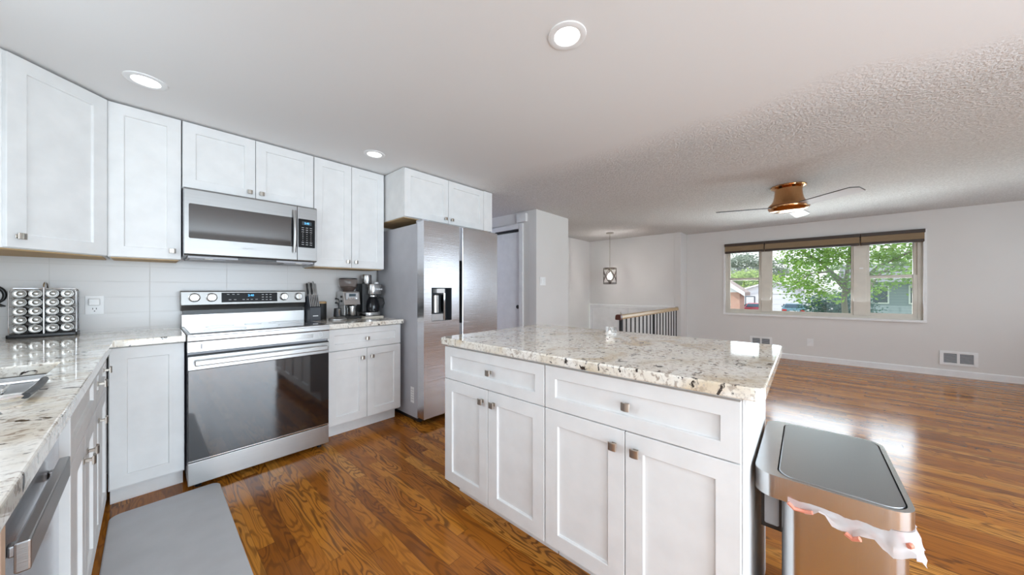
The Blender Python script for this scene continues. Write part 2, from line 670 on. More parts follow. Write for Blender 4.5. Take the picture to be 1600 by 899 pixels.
# floor with the stairwell left open
fm = MB()
SX0, SX1, SY0, SY1 = 4.36, 6.87, 1.90, 3.73
for (a, b, c_, d_) in ((-.9, SX0, YB - .1, 5.3), (SX0, SX1, YB - .1, SY0), (SX1, 7.42, YB - .1, 5.3), (SX0, SX1, SY1, 5.3)):
    fm.box(a, b, c_, d_, -.15, 0)
struct('floor', fm, 'oak')
struct('ceiling', MB().box(-.9, 7.42, YB - .1, 5.3, CZ, CZ + .12), 'ceiling')
struct('wall_north', MB().box(XL - .12, 2.62, YR, YR + .12, 0, CZ), 'tile')
wl = MB()
wl.box(XL - .12, XL, YB, -2.4, 0, CZ).box(XL - .12, XL, -2.4, -.5, 2.08, CZ).box(XL - .12, XL, -.5, 1.15, 0, CZ).box(XL - .12, XL, 2.35, YR, 0, CZ).box(XL - .12, XL, 1.15, 2.35, 0, 1.02).box(XL - .12, XL, 1.15, 2.35, 2.12, CZ)
struct('wall_west', wl, 'wall')
WY0, WY1, WZ0, WZ1 = -1.255, 1.125, .735, 2.03
we = MB()
we.box(XW, XW + .14, YB, WY0, 0, CZ).box(XW, XW + .14, WY1, 1.779, 0, CZ).box(XW, XW + .14, WY0, WY1, 0, WZ0).box(XW, XW + .14, WY0, WY1, WZ1, CZ)
struct('wall_east', we, 'wall')
# entry wall, closer than the window wall
struct('wall_entry', MB().box(6.87, 7.0, 1.90, 3.73, .852, CZ).box(6.872, XW + .14, 1.78, 1.898, -1.3, CZ), 'wall')
struct('wall_stair', MB().box(4.28, 7.0, 3.732, 3.85, -1.3, CZ), 'wall')
struct('wall_closet', MB().box(3.58, 4.40, 2.76, 2.88, 0, CZ).box(4.28, 4.40, 2.881, 3.73, -1.3, CZ).box(3.58, 3.70, 2.881, 3.02, 0, CZ).box(3.58, 3.70, 3.021, 3.80, 2.07, CZ).box(3.58, 3.70, 3.801, 5.2, 0, CZ), 'wall')
struct('wall_hall', MB().box(2.66, 2.78, YR, 5.2, 0, CZ).box(2.60, 2.78, YR, YR + .12, 0, CZ), 'wall')
hb = MB()
hb.box(2.6, 3.7, 5.2, 5.3, 0, .45).box(2.6, 3.7, 5.2, 5.3, 2.15, CZ).box(2.6, 2.74, 5.2, 5.3, .45, 2.15).box(3.46, 3.7, 5.2, 5.3, .45, 2.15)
struct('wall_hall_end', hb, 'wall')
ws = MB()
ws.box(XL - .12, -.6, YB - .12, YB, 0, CZ).box(2.1, 4.8, YB - .12, YB, 0, CZ).box(6.6, 7.42, YB - .12, YB, 0, CZ)
ws.box(-.6, 2.1, YB - .12, YB, 2.08, CZ).box(4.8, 6.6, YB - .12, YB, 0, .85).box(4.8, 6.6, YB - .12, YB, 2.05, CZ)
struct('wall_south', ws, 'wall')
# unseen roof slab over the room, eaves extended to keep the sun out
struct('roof', MB().box(-1.9, 8.0, YB - .8, 5.9, CZ + .14, CZ + .3), 'roof')
# lower landing and flight of the stairwell
struct('trim_1', MB().box(SX0, SX1, SY0 - .02, SY0, -.28, -.0), 'trim')
st = MB()
for i in range(6):
    st.box(4.4 + i * .27, 4.4 + (i + 1) * .27, SY0, SY1, -1.3, -.17 * (i + 1))
st.box(6.02, 6.87, SY0, SY1, -1.3, -1.19)
struct('floor_landing', st, 'oak')
# front door at the lower landing: only its upper part shows over the island
dr = MB().box(6.83, 6.87, 1.87, 3.70, .79, .85).box(6.83, 6.87, 3.645, 3.70, -1.19, .79).box(6.83, 6.87, 2.80, 2.86, -1.19, .79).box(6.83, 6.87, 1.87, 1.90, -1.19, .79)
struct('door_1', dr, 'trim', bevel=.004, label='white casing of the front entry door beyond the stair railing')
dp = MB().box(6.85, 6.9, 2.862, 3.643, -1.18, .785)
d1 = bpy.data.objects['door_1']
dp.build('door_leaf', 'trim', d1, .003)
MB().box(6.85, 6.9, 1.902, 2.798, -1.18, .785).build('side_panel', 'trim', d1, .003)
MB().cyl((6.85, 2.95, .66), (6.80, 2.95, .66), .012, n=10).cyl((6.80, 2.95, .60), (6.80, 2.95, .70), .008, n=8).build('door_closer', 'nickel', d1)
# baseboards
bb = MB().prism([(XW, 0), (XW, .09), (XW - .006, .09), (XW - .016, .078), (XW - .016, 0)], YB, 1.78, 'y')
struct('baseboard_east', bb, 'trim')
struct('baseboard_closet', MB().box(3.58, 4.40, 2.745, 2.76, 0, .09), 'trim', bevel=.003)
struct('baseboard_south', MB().box(2.1, 7.27, YB, YB + .015, 0, .09), 'trim', bevel=.003)

# hall sliding pocket door in the closet wall
hd = MB().box(3.55, 3.58, 2.985, 3.055, 0, 2.13).box(3.55, 3.58, 3.765, 3.835, 0, 2.13).box(3.55, 3.58, 3.055, 3.765, 2.06, 2.13)
d2 = struct('door_2', hd, 'trim', bevel=.004, label='white hallway pocket door with round dark finger pull')
MB().box(3.60, 3.64, 3.055, 3.765, .008, 2.025).build('door_leaf', 'trim', d2, .002)
MB().box(3.575, 3.665, 3.057, 3.763, 2.03, 2.058).build('sliding_track', 'black', d2)
MB().lathe([(.028, 3.60), (.028, 3.594), (.02, 3.594), (.018, 3.597)], (0, 0, 0), 20).build('finger_pull', 'black', d2)
fp = bpy.data.objects['finger_pull']
for v_ in fp.data.vertices:
    xx, yy, zz = v_.co
    v_.co = (zz, 3.115 + xx, .93 + yy)

# patio door behind the camera, its frame and stile
pd = MB().box(-.6, -.54, YB - .1, YB, 0, 2.08).box(2.04, 2.1, YB - .1, YB, 0, 2.08).box(-.54, 2.04, YB - .1, YB, 2.02, 2.08).box(.72, .78, YB - .08, YB - .0, .03, 2.02).box(-.54, 2.04, YB - .1, YB, 0, .03)
struct('door_3', pd, 'trim')
pw = MB().box(XL - .1, XL, -2.4, -2.34, 0, 2.08).box(XL - .1, XL, -.56, -.5, 0, 2.08).box(XL - .1, XL, -2.34, -.56, 2.02, 2.08).box(XL - .08, XL, -1.48, -1.42, .03, 2.02).box(XL - .1, XL, -2.34, -.56, 0, .03)
struct('door_4', pw, 'trim')  # frame of the unseen west door, added to let in light
w3 = MB().box(4.8, 4.85, YB - .1, YB, .85, 2.05).box(6.55, 6.6, YB - .1, YB, .85, 2.05).box(4.85, 6.55, YB - .1, YB, 2.0, 2.05).box(4.85, 6.55, YB - .1, YB, .85, .9).box(5.67, 5.73, YB - .08, YB, .9, 2.0)
struct('window_3', w3, 'trim')
w2 = MB().box(XL - .1, XL, 1.15, 1.2, 1.02, 2.12).box(XL - .1, XL, 2.3, 2.35, 1.02, 2.12).box(XL - .1, XL, 1.2, 2.3, 2.07, 2.12).box(XL - .1, XL, 1.2, 2.3, 1.02, 1.07).box(XL - .08, XL - .04, 1.73, 1.77, 1.07, 2.07)
struct('window_2', w2, 'trim')

# ------------------------------------------------------------------ living room window
wf = MB()
xa, xb = XW - .012, XW + .12
wf.box(XW - .018, XW + .01, WY0 - .02, WY0 + .012, WZ0 - .02, WZ1).box(XW - .018, XW + .01, WY1 - .012, WY1 + .02, WZ0 - .02, WZ1)
wf.box(XW - .03, XW + .01, WY0 - .02, WY1 + .02, WZ0 - .022, WZ0 + .012)
win = struct('window_1', wf, 'trim', bevel=.003, label='wide three-part living room window with almond frames')
fr = MB()
x0, x1 = XW + .035, XW + .10
fr.box(x0, x1, WY0, WY0 + .055, WZ0, WZ1).box(x0, x1, WY1 - .045, WY1, WZ0, WZ1).box(x0, x1, WY0 + .055, WY1 - .045, WZ0, WZ0 + .05).box(x0, x1, WY0 + .055, WY1 - .045, WZ1 - .05, WZ1)
fr.box(x0 - .012, x1, .445, .575, WZ0 + .05, WZ1 - .05).box(x0 - .012, x1, -.70, -.565, WZ0 + .05, WZ1 - .05)
fr.build('window_frame', 'vinyl', win, .004)


def sash(name, y0, y1, z0, z1, xs, t=.038):
    m = MB().box(xs, xs + .03, y0, y0 + t, z0, z1).box(xs, xs + .03, y1 - t, y1, z0, z1).box(xs, xs + .03, y0 + t, y1 - t, z0, z0 + t).box(xs, xs + .03, y0 + t, y1 - t, z1 - t, z1)
    o = m.build(name, 'vinyl', win, .003)
    MB().box(xs + .012, xs + .016, y0 + t - .005, y1 - t + .005, z0 + t - .005, z1 - t + .005).build('pane', 'pane', o)
    return o


sash('upper_sash', .575, WY1 - .045, 1.355, WZ1 - .05, XW + .065)
sash('lower_sash', .575, WY1 - .045, WZ0 + .05, 1.395, XW + .033)
sash('fixed_sash', -.565, .445, WZ0 + .05, WZ1 - .05, XW + .045, .025)
sash('upper_sash', WY0 + .055, -.70, 1.355, WZ1 - .05, XW + .065)
sash('lower_sash', WY0 + .055, -.70, WZ0 + .05, 1.395, XW + .033, .045)
MB().box(XW + .02, XW + .035, -.67, -.63, 1.5, 1.52).build('sash_lock', 'white_plastic', win)

for i, (ya, yb_, lb) in enumerate(((.535, 1.115, 'left'), (-.625, .52, 'wide middle'), (-1.25, -.64, 'right'))):
    t_ = thing('window_shade', 'rolled-up brown woven shade over the %s section of the window' % lb, 'window shade', (XW - .03, (ya + yb_) / 2, 1.95), 0, 'shades above the living room window', world=True)
    MB().box(XW - .06, XW + .03, ya - .006, yb_ + .006, 1.985, 2.035).build('headrail', 'shade_dark', t_, .003)
    f_ = MB()
    for k in range(6):
        f_.box(XW - .045 - .006 * (k % 2), XW + .02, ya, yb_, 1.895 + k * .015, 1.895 + (k + 1) * .015)
    f_.build('folded_fabric', 'shade_wood', t_, .002)
    MB().box(XW - .052, XW + .02, ya, yb_, 1.857, 1.895).build('bottom_rail', 'shade_dark', t_, .006)


# ------------------------------------------------------------------ cabinets
def shaker(x0, x1, z0, z1, y0=-.02, y1=0.0, rail=.058, rec=.010):
    m = MB()
    a, b, c_, d_ = x0 + rail, x1 - rail, z0 + rail, z1 - rail
    V = [(x0, y0, z0), (x1, y0, z0), (x1, y0, z1), (x0, y0, z1), (a, y0, c_), (b, y0, c_), (b, y0, d_), (a, y0, d_),
         (a + .002, y0 + rec, c_ + .002), (b - .002, y0 + rec, c_ + .002), (b - .002, y0 + rec, d_ - .002), (a + .002, y0 + rec, d_ - .002),
         (x0, y1, z0), (x1, y1, z0), (x1, y1, z1), (x0, y1, z1)]
    F = [(0, 1, 5, 4), (1, 2, 6, 5), (2, 3, 7, 6), (3, 0, 4, 7), (4, 5, 9, 8), (5, 6, 10, 9), (6, 7, 11, 10), (7, 4, 8, 11), (8, 9, 10, 11),
         (12, 15, 14, 13), (0, 12, 13, 1), (1, 13, 14, 2), (2, 14, 15, 3), (3, 15, 12, 0)]
    return m.add(V, F)


def knob(parent, x, z, y=-.02, s=1.0):
    m = MB()
    m.box(x - .009 * s, x + .009 * s, y - .003, y + .0005, z - .009 * s, z + .009 * s)
    m.box(x - .005 * s, x + .005 * s, y - .020, y - .003, z - .005 * s, z + .005 * s)
    # curved square face plate
    k = 7
    W, Hh = .015 * s, .0145 * s
    vv, ff = [], []
    for j in range(k):
        u = -1 + 2 * j / (k - 1)
        yf = y - .0275 + .004 * u * u
        for (yy, zz) in ((yf, -Hh), (yf, Hh), (yf + .0055, Hh), (yf + .0055, -Hh)):
            vv.append((x + u * W, yy, z + zz))
    for j in range(k - 1):
        for q in range(4):
            ff.append((j * 4 + q, j * 4 + (q + 1) % 4, (j + 1) * 4 + (q + 1) % 4, (j + 1) * 4 + q))
    ff += [(0, 3, 2, 1), ((k - 1) * 4, (k - 1) * 4 + 1, (k - 1) * 4 + 2, (k - 1) * 4 + 3)]
    m.add(vv, ff)
    return m.build('knob', 'nickel', parent, .0012, 1)


def cabinet(name, label, cat, loc, rotz, wd, dp_, z0, z1, fronts, toe=0, under=False, group=None, extra=None):
    t_ = thing(name, label, cat, (loc[0], loc[1], 0), rotz, group)
    m = MB().box(0, wd, 0, dp_, z0, z1)
    m.build('body', 'cab', t_, .001, 1)
    if toe:
        MB().box(0.002, wd - .002, .085, dp_, 0.0, z0).build('toe_kick', 'cab', t_)
    if under:
        MB().box(.012, wd - .012, .012, dp_ - .004, z0 - .006, z0).build('underside', 'plywood', t_)
    for (kind, a, b, c_, d_, kb) in fronts:
        if kind == 'filler':
            MB().box(a, b, -.02, 0, c_, d_).build('filler_strip', 'cab', t_, .001, 1)
            continue
        o = shaker(a, b, c_, d_, rail=.05 if kind == 'drawer' else .062).build(kind, 'cab', t_, .0013, 1)
        if kb:
            knob(o, kb[0], kb[1])
    return t_


G = .0018
GU = 'white wall cabinets above the range wall'
GB = 'white base cabinets along the walls'
GI = 'white island cabinets'
# diagonal corner wall cabinet: front face runs from (-.445,2.735) to (-.16,3.02)
t_ = thing('corner_wall_cabinet', 'white diagonal corner wall cabinet at the far left, knob near its lower left', 'cabinet', (-.4525, 2.7275, 0), R(45), GU)
L_ = .4137
loc2 = lambda X, Y: ((X + .4525) * math.cos(R(45)) + (Y - 2.7275) * math.sin(R(45)), -(X + .4525) * math.sin(R(45)) + (Y - 2.7275) * math.cos(R(45)))
poly = [loc2(-.4525, 2.742), loc2(-.1655, 3.029), loc2(-.1655, YR - .002), loc2(XL + .002, YR - .002), loc2(XL + .002, 2.742)]
MB().prism(poly, 1.375, 2.288).build('body', 'cab', t_, .001, 1)
MB().prism([loc2(-.46, 2.76), loc2(-.18, 3.04), loc2(-.18, YR - .004), loc2(XL + .006, YR - .004), loc2(XL + .006, 2.76)], 1.369, 1.375).build('underside', 'plywood', t_)
o = shaker(.014, L_ - .008, 1.378, 2.280, -.010, .010, rail=.066).build('door', 'cab', t_, .0013, 1)
knob(o, .05, 1.432, -.010)
cabinet('wall_cabinet', 'narrow white single-door wall cabinet between the corner cabinet and the microwave', 'cabinet', (-.161, 3.04), 0, .304, YR - 3.042, 1.375, 2.288,
        [('door', G, .304 - G, 1.378, 2.283, (.264, 1.428))], under=True, group=GU)
cabinet('wall_cabinet', 'short white two-door wall cabinet directly above the microwave', 'cabinet', (.147, 3.04), 0, .764, YR - 3.042, 1.848, 2.288,
        [('door', G, .382 - G, 1.851, 2.283, (.347, 1.892)), ('door', .382 + G, .764 - G, 1.851, 2.283, (.417, 1.892))], group=GU)
cabinet('wall_cabinet', 'tall white two-door wall cabinet above the coffee machines', 'cabinet', (.915, 3.04), 0, .602, YR - 3.042, 1.375, 2.288,
        [('door', G, .301 - G, 1.378, 2.283, (.266, 1.428)), ('door', .301 + G, .602 - G, 1.378, 2.283, (.336, 1.428))], under=True, group=GU)
cabinet('wall_cabinet', 'deep white two-door cabinet above the refrigerator', 'cabinet', (1.536, 2.695), 0, 1.104, YR - 2.697, 1.842, 2.288,
        [('door', G, .486 - G, 1.845, 2.283, (.446, 1.888)), ('door', .486 + G, .972 - G, 1.845, 2.283, (.526, 1.888)), ('filler', .974, 1.104, 1.842, 2.288, None)], under=True, group=GU)

# base cabinets on the range wall
cabinet('base_cabinet', 'white single-door base cabinet in the inside corner left of the range', 'cabinet', (-.143, 2.75), 0, .286, YR - 2.752, .105, .874,
        [('door', .004, .286 - G, .118, .868, None)], toe=1, group=GB)
cabinet('base_cabinet', 'white base cabinet with one drawer over two doors between range and refrigerator', 'cabinet', (.917, 2.75), 0, .612, YR - 2.752, .105, .874,
        [('drawer', G, .612 - G, .70, .868, (.306, .775)), ('door', G, .306 - G, .118, .694, (.266, .62)), ('door', .306 + G, .612 - G, .118, .694, (.346, .62))], toe=1, group=GB)
# sink run, facing +X (local x runs along +Y)
XF = -.162
cabinet('base_cabinet', 'white two-drawer base cabinet in the left run next to the corner', 'cabinet', (XF, 2.112), R(90), .615, .58, .105, .874,
        [('drawer', G, .19 - G, .70, .868, (.09, .785)), ('drawer', .19 + G, .52, .70, .868, (.345, .80)), ('door', G, .19 - G, .118, .694, (.122, .622)), ('door', .19 + G, .52, .118, .694, None)], toe=1, group=GB)
cabinet('sink_base_cabinet', 'white two-door sink base cabinet between the dishwasher and the corner drawers', 'cabinet', (XF, 1.49), R(90), .62, .58, .105, .70,
        [('drawer', G, .62 - G, .70, .868, None), ('door', G, .31 - G, .118, .694, (.262, .62)), ('door', .31 + G, .62 - G, .118, .694, (.36, .62))], toe=1, group=GB)
cabinet('base_cabinet', 'white base cabinet at the lower left corner beside the dishwasher', 'cabinet', (XF, .36), R(90), .524, .58, .105, .874,
        [('door', G, .498, .118, .868, None)], toe=1, group=GB)
bc = [q for q in bpy.data.objects if q.name.startswith('base_cabinet')][-1]
MB().box(.501, .524, -.02, -.0005, .118, .868).build('exposed_edge', 'tan', bc)

# dishwasher
t_ = thing('dishwasher', 'stainless dishwasher with long bar handle under the left counter', 'dishwasher', (XF, .886, 0), R(90))
MB().box(.004, .600, .022, .57, .1, .868).build('tub', 'black', t_)
MB().box(.004, .600, -.002, .021, .11, .868).build('door', 'steel_fridge', t_, .003)
MB().box(.02, .585, .06, .5, .0, .1).build('toe_plate', 'black', t_)
hdl = MB().box(.085, .50, -.030, -.013, .708, .760)
hdl.box(.115, .135, -.013, -.002, .724, .744).box(.455, .475, -.013, -.002, .724, .744)
hdl.build('handle', 'steel', t_, .003)

# island cabinets (face -X; local x runs along -Y)
cabinet('island_cabinet', 'left island cabinet nearest the refrigerator, one drawer over two narrow doors', 'cabinet', (1.137, 1.512), R(-90), .694, .6, .108, .874,
        [('drawer', .002, .694 - G, .686, .862, (.367, .775)), ('door', .002, .349 - G, .113, .682, (.312, .624)), ('door', .349 + G, .694 - G, .113, .682, (.392, .624))], toe=1, group=GI)
ic = cabinet('island_cabinet', 'right island cabinet beside the trash can, wide drawer over two wide doors', 'cabinet', (1.137, .816), R(-90), .684, .6, .108, .874,
             [('drawer', .002, .682, .686, .862, (.355, .775)), ('door', .002, .346 - G, .113, .682, (.308, .624)), ('door', .346 + G, .682, .113, .682, (.386, .624))], toe=1, group=GI)
MB().box(.6845, .694, -.003, .6, 0.0, .874).build('end_panel', 'cab', ic, .001, 1)

# ------------------------------------------------------------------ worktops
CT0, CT1 = .876, .914


def slab(name, poly, mat='granite', bev=.006, label='', cat='countertop', hole=None):
    bm = bmesh.new()
    m = MB().prism(poly, CT0, CT1)
    return tag(m.build(name, mat, None, bev, 3), label, cat, 'granite countertops')


# L-shaped worktop with sink cut-out (assembled as a ring of quads)
SKx0, SKx1, SKy0, SKy1 = -.62, -.218, 1.515, 2.04
m = MB()
bx_ = [XL + .002, SKx0, SKx1, -.122, .148]
cells = []
ys_ = [.32, SKy0, SKy1, 2.69, YR - .002]
vid = {}


def gv_(i, j, top):
    key = (i, j, top)
    if key not in vid:
        vid[key] = len(m.v)
        m.v.append((bx_[i], ys_[j], CT1 if top else CT0))
    return vid[key]


inside = set()
for i in range(4):
    for j in range(4):
        if i == 3 and j != 3:
            continue
        if i == 1 and j == 1:
            continue
        inside.add((i, j))
for (i, j) in inside:
    m.f.append((gv_(i, j, 1), gv_(i + 1, j, 1), gv_(i + 1, j + 1, 1), gv_(i, j + 1, 1)))
    m.f.append((gv_(i, j, 0), gv_(i, j + 1, 0), gv_(i + 1, j + 1, 0), gv_(i + 1, j, 0)))
    for (di, dj, a, b) in ((-1, 0, (i, j + 1), (i, j)), (1, 0, (i + 1, j), (i + 1, j + 1)), (0, -1, (i, j), (i + 1, j)), (0, 1, (i + 1, j + 1), (i, j + 1))):
        if (i + di, j + dj) not in inside:
            m.f.append((gv_(*a, 1), gv_(*a, 0), gv_(*b, 0), gv_(*b, 1)))
m.sm = [False] * len(m.f)
tag(m.build('countertop', 'granite', None, .005, 3), 'L-shaped cream granite countertop running left of the range around the sink', 'countertop', 'granite countertops')
slab('countertop', [(.912, 2.69), (1.537, 2.69), (1.537, YR - .002), (.912, YR - .002)], label='short cream granite countertop under the coffee machines right of the range')
slab('countertop', rr_poly(1.09, 2.025, .078, 1.53, .03, 5), label='large cream granite island countertop with dark speckled edge')

# sink with basin
t_ = thing('sink', 'undermount stainless steel sink set in the left counter', 'sink', ((SKx0 + SKx1) / 2, (SKy0 + SKy1) / 2, .70), 0, world=True)
sk = MB()
a, b, c_, d_ = SKx0 - .012, SKx1 + .012, SKy0 - .012, SKy1 + .012
V = [(a, c_, CT0 - .001), (b, c_, CT0 - .001), (b, d_, CT0 - .001), (a, d_, CT0 - .001),
     (a + .01, c_ + .01, CT0 - .001), (b - .01, c_ + .01, CT0 - .001), (b - .01, d_ - .01, CT0 - .001), (a + .01, d_ - .01, CT0 - .001),
     (a + .025, c_ + .025, .712), (b - .025, c_ + .025, .712), (b - .025, d_ - .025, .712), (a + .025, d_ - .025, .712)]
sk.add(V, [(0, 1, 5, 4), (1, 2, 6, 5), (2, 3, 7, 6), (3, 0, 4, 7), (4, 5, 9, 8), (5, 6, 10, 9), (6, 7, 11, 10), (7, 4, 8, 11), (8, 9, 10, 11)])
sk.build('basin', 'steel', t_)
MB().lathe([(.042, .713), (.04, .717), (.03, .7155), (.01, .7145)], (-.42, 1.7, 0), 20).build('drain', 'chrome', t_)

# dish rack over the sink
t_ = thing('dish_rack', 'chrome wire dish rack with black grips hung over the sink', 'dish rack', (-.4, 1.5, .914), 0, world=True)
rk = MB()
zt = .926
rk.tube([(-.20, 1.395, zt), (-.26, 1.365, zt), (-.5, 1.36, zt), (-.66, 1.38, zt), (-.665, 1.5, zt), (-.66, 1.60, zt), (-.40, 1.61, zt), (-.20, 1.605, zt)], .005, 8)
for yk in (1.53, 1.592):
    rk.tube([(-.25, yk, zt), (-.262, yk, .90), (-.275, yk, .81), (-.55, yk, .81), (-.57, yk, .90), (-.575, yk, zt)], .0026)
for k in range(7):
    xx = -.28 - k * .045
    rk.tube([(xx, 1.37, zt), (xx, 1.525, zt - .003), (xx, 1.532, .81), (xx, 1.590, .81), (xx, 1.602, zt)], .0022, 6)
for zz in (.85, .89):
    rk.tube([(-.265, 1.53, zz), (-.56, 1.53, zz), (-.56, 1.592, zz), (-.265, 1.592, zz)], .002, 6, True)
rk.build('wire_basket', 'chrome', t_)
MB().tube([(-.197, 1.39, .926), (-.194, 1.5, .926), (-.197, 1.607, .926)], .0075, 10).build('grip', 'black', t_)
MB().tube([(-.664, 1.39, .926), (-.667, 1.5, .926), (-.664, 1.607, .926)], .0075, 10).build('grip', 'black', t_)

# ------------------------------------------------------------------ range
t_ = thing('range', 'stainless freestanding electric range with large black glass oven door', 'range', (.53, 2.95, 0), 0, world=True)
RX0, RX1 = .150, .908
MB().box(RX0 + .004, RX1 - .004, 2.70, YR - .01, .03, .905).build('body', 'fridge_side', t_, .002)
# cooktop rim and glass
MB().box(RX0, RX1, 2.655, 3.235, .905, .918).build('cooktop_rim', 'steel', t_, .003)
MB().box(RX0 + .015, RX1 - .015, 2.70, 3.232, .9182, .921).build('glass_cooktop', 'black_glass', t_, .001, 1)
bn = MB()
for (bx, by, br) in ((.34, 2.84, .105), (.72, 2.84, .09), (.34, 3.09, .075), (.72, 3.09, .1), (.53, 3.11, .05)):
    ring = [(bx + br * math.cos(a * PI / 20), by + br * math.sin(a * PI / 20), .9211) for a in range(40)]
    bn.tube(ring, .0008, 4, True)
bn.build('burner_rings', 'legend', t_)
# front fascia with lip
fa = MB().prism([(2.66, .812), (2.70, .812), (2.70, .917), (2.672, .917), (2.652, .905), (2.652, .880), (2.66, .874)], RX0, RX1, 'x')
fa.build('front_fascia', 'steel', t_, .002)
MB().box(.215, .80, 2.6565, 2.6605, .832, .858).build('fascia_inset', 'steel_v', t_, .001, 1)
MB().box(.207, .213, 2.657, 2.6605, .830, .860).build('inset_end', 'legend', t_)
lg = MB()
lg.tube([(.838, 2.6575, .828), (.838, 2.6575, .866), (.850, 2.6575, .871), (.857, 2.6575, .862), (.857, 2.6575, .836), (.848, 2.6575, .828)], .0016, 6, True)
lg.build('touch_symbol', 'white_plastic', t_)
# oven door
MB().box(RX0 + .002, RX1 - .002, 2.664, 2.70, .172, .795).build('oven_door', 'black', t_, .003)
od = [q for q in bpy.data.objects if q.name.startswith('oven_door')][-1]
MB().box(RX0 + .004, RX1 - .004, 2.6605, 2.664, .178, .706).build('oven_glass', 'black_glass', od, .001, 1)
MB().box(RX0 + .002, RX1 - .002, 2.658, 2.665, .708, .788).build('top_trim', 'steel', od, .002)
MB().box(RX0 + .004, RX1 - .004, 2.655, 2.664, .1725, .1795).build('bottom_trim', 'chrome', od, .001, 1)
hb_ = MB().box(.178, .885, 2.612, 2.634, .735, .768).box(.20, .232, 2.634, 2.659, .738, .765).box(.83, .862, 2.634, 2.659, .738, .765)
hb_.build('door_handle', 'steel', od, .006, 3)
# drawer, feet
MB().box(RX0 + .002, RX1 - .002, 2.664, 2.70, .032, .164).build('storage_drawer', 'steel', t_, .003)
for fx_ in (RX0 + .05, RX1 - .05):
    for fy_ in (2.70, 3.2):
        MB().cyl((fx_, fy_ + .02, 0), (fx_, fy_ + .02, .032), .016, n=12).build('foot', 'black', t_)
# backguard
MB().box(RX0 + .003, RX1 - .003, 3.235, 3.31, .918, 1.005).build('backguard', 'steel', t_, .003)
MB().box(RX0 + .012, RX1 - .012, 3.25, 3.31, 1.005, 1.035).build('vent_slot', 'black', t_)
cp = MB().prism([(3.252, 1.030), (3.315, 1.030), (3.315, 1.172), (3.235, 1.172), (3.225, 1.165), (3.218, 1.072)], RX0, RX1, 'x')
cp.build('control_panel', 'steel_panel', t_, .002)
cpo = [q for q in bpy.data.objects if q.name.startswith('control_panel')][-1]


def cpt(xx, zz, off=0.0):
    tt = (zz - 1.072) / (1.165 - 1.072)
    return (xx, 3.218 + .007 * tt - off, zz)


dm = MB()
V = [cpt(.362, 1.086, .0015), cpt(.706, 1.086, .0015), cpt(.706, 1.158, .0015), cpt(.362, 1.158, .0015), cpt(.362, 1.086, -.003), cpt(.706, 1.086, -.003), cpt(.706, 1.158, -.003), cpt(.362, 1.158, -.003)]
dm.add(V, [(0, 1, 2, 3), (4, 7, 6, 5), (0, 4, 5, 1), (1, 5, 6, 2), (2, 6, 7, 3), (3, 7, 4, 0)])
dm.build('display_glass', 'display_black', cpo)
text_part('clock_digits', '2:40', .022, 'display', cpo, cpt(.535, 1.136, .003), (R(94), 0, 0))
for i, (xx, zz) in enumerate([(.40, 1.145), (.43, 1.145), (.458, 1.145), (.41, 1.105), (.44, 1.105), (.49, 1.105), (.515, 1.105), (.54, 1.105), (.57, 1.105), (.61, 1.142), (.635, 1.142), (.66, 1.142), (.61, 1.122), (.635, 1.122), (.66, 1.122), (.61, 1.102), (.635, 1.102), (.66, 1.102)]):
    p = cpt(xx, zz, .0022)
    MB().box(p[0] - .007, p[0] + .007, p[1] - .0003, p[1] + .0006, p[2] - .0022, p[2] + .0022).build('button_legend', 'legend', cpo)
for xx in (.217, .308, .751, .855):
    p = cpt(xx, 1.124, 0)
    kb_ = MB().lathe([(.032, 0), (.032, -.004), (.027, -.006), (.026, -.026), (.023, -.029), (.003, -.029)], p, 24, 'y')
    ko = kb_.build('burner_knob', 'steel_dark', cpo)
    MB().box(p[0] - .005, p[0] + .005, p[1] - .036, p[1] - .026, p[2] - .024, p[2] + .024).build('grip_bar', 'nickel', ko, .002)
    MB().box(p[0] - .009, p[0] + .009, p[1] - .0365, p[1] - .028, p[2] - .028, p[2] - .021).build('pointer', 'black', ko)

# ------------------------------------------------------------------ microwave
t_ = thing('microwave', 'stainless over-the-range microwave with black glass door', 'microwave', (.527, 3.1, 1.385), 0, world=True)
MX0, MX1 = .150, .908
MB().box(MX0, MX1, 2.965, YR - .004, 1.40, 1.842).build('body', 'fridge_side', t_, .002)
dpoly = [(2.930, 1.412), (2.94, 1.402), (2.965, 1.402), (2.965, 1.838), (2.942, 1.838), (2.930, 1.826)]
MB().prism(dpoly, MX0, .770, 'x').build('door', 'steel_micro', t_, .002)
mdo = [q for q in bpy.data.objects if q.name.startswith('door') and q.parent == t_][-1]
MB().rrect(.172, .768, 1.512, 1.735, 2.9265, 2.9315, .008, 4, 'y', False).build('door_glass', 'black_glass', mdo)
MB().rrect(.235, .66, 1.54, 1.70, 2.9258, 2.9268, .012, 4, 'y', False).build('viewing_window', 'black_glass', mdo)
hp = []
for k in range(9):
    q = -1 + 2 * k / 8
    hp.append((.748, 2.893 + .022 * q * q, 1.628 + q * .160))
hm = MB().tube(hp, .0115, 10)
hm.box(.739, .757, 2.912, 2.932, 1.463, 1.480).box(.739, .757, 2.912, 2.932, 1.775, 1.793)
hm.build('door_handle', 'steel', mdo)
MB().prism(dpoly, .772, MX1, 'x').build('control_column', 'steel_micro', t_, .002)
mco = [q for q in bpy.data.objects if q.name.startswith('control_column')][-1]
MB().rrect(.778, .893, 1.512, 1.735, 2.9265, 2.9315, .004, 3, 'y', False).build('keypad_glass', 'display_black', mco)
MB().box(.802, .868, 2.9255, 2.927, 1.688, 1.716).build('display', 'ext_dark', mco)
text_part('clock_digits', '2:40', .02, 'display', mco, (.835, 2.925, 1.702), (R(90), 0, 0))
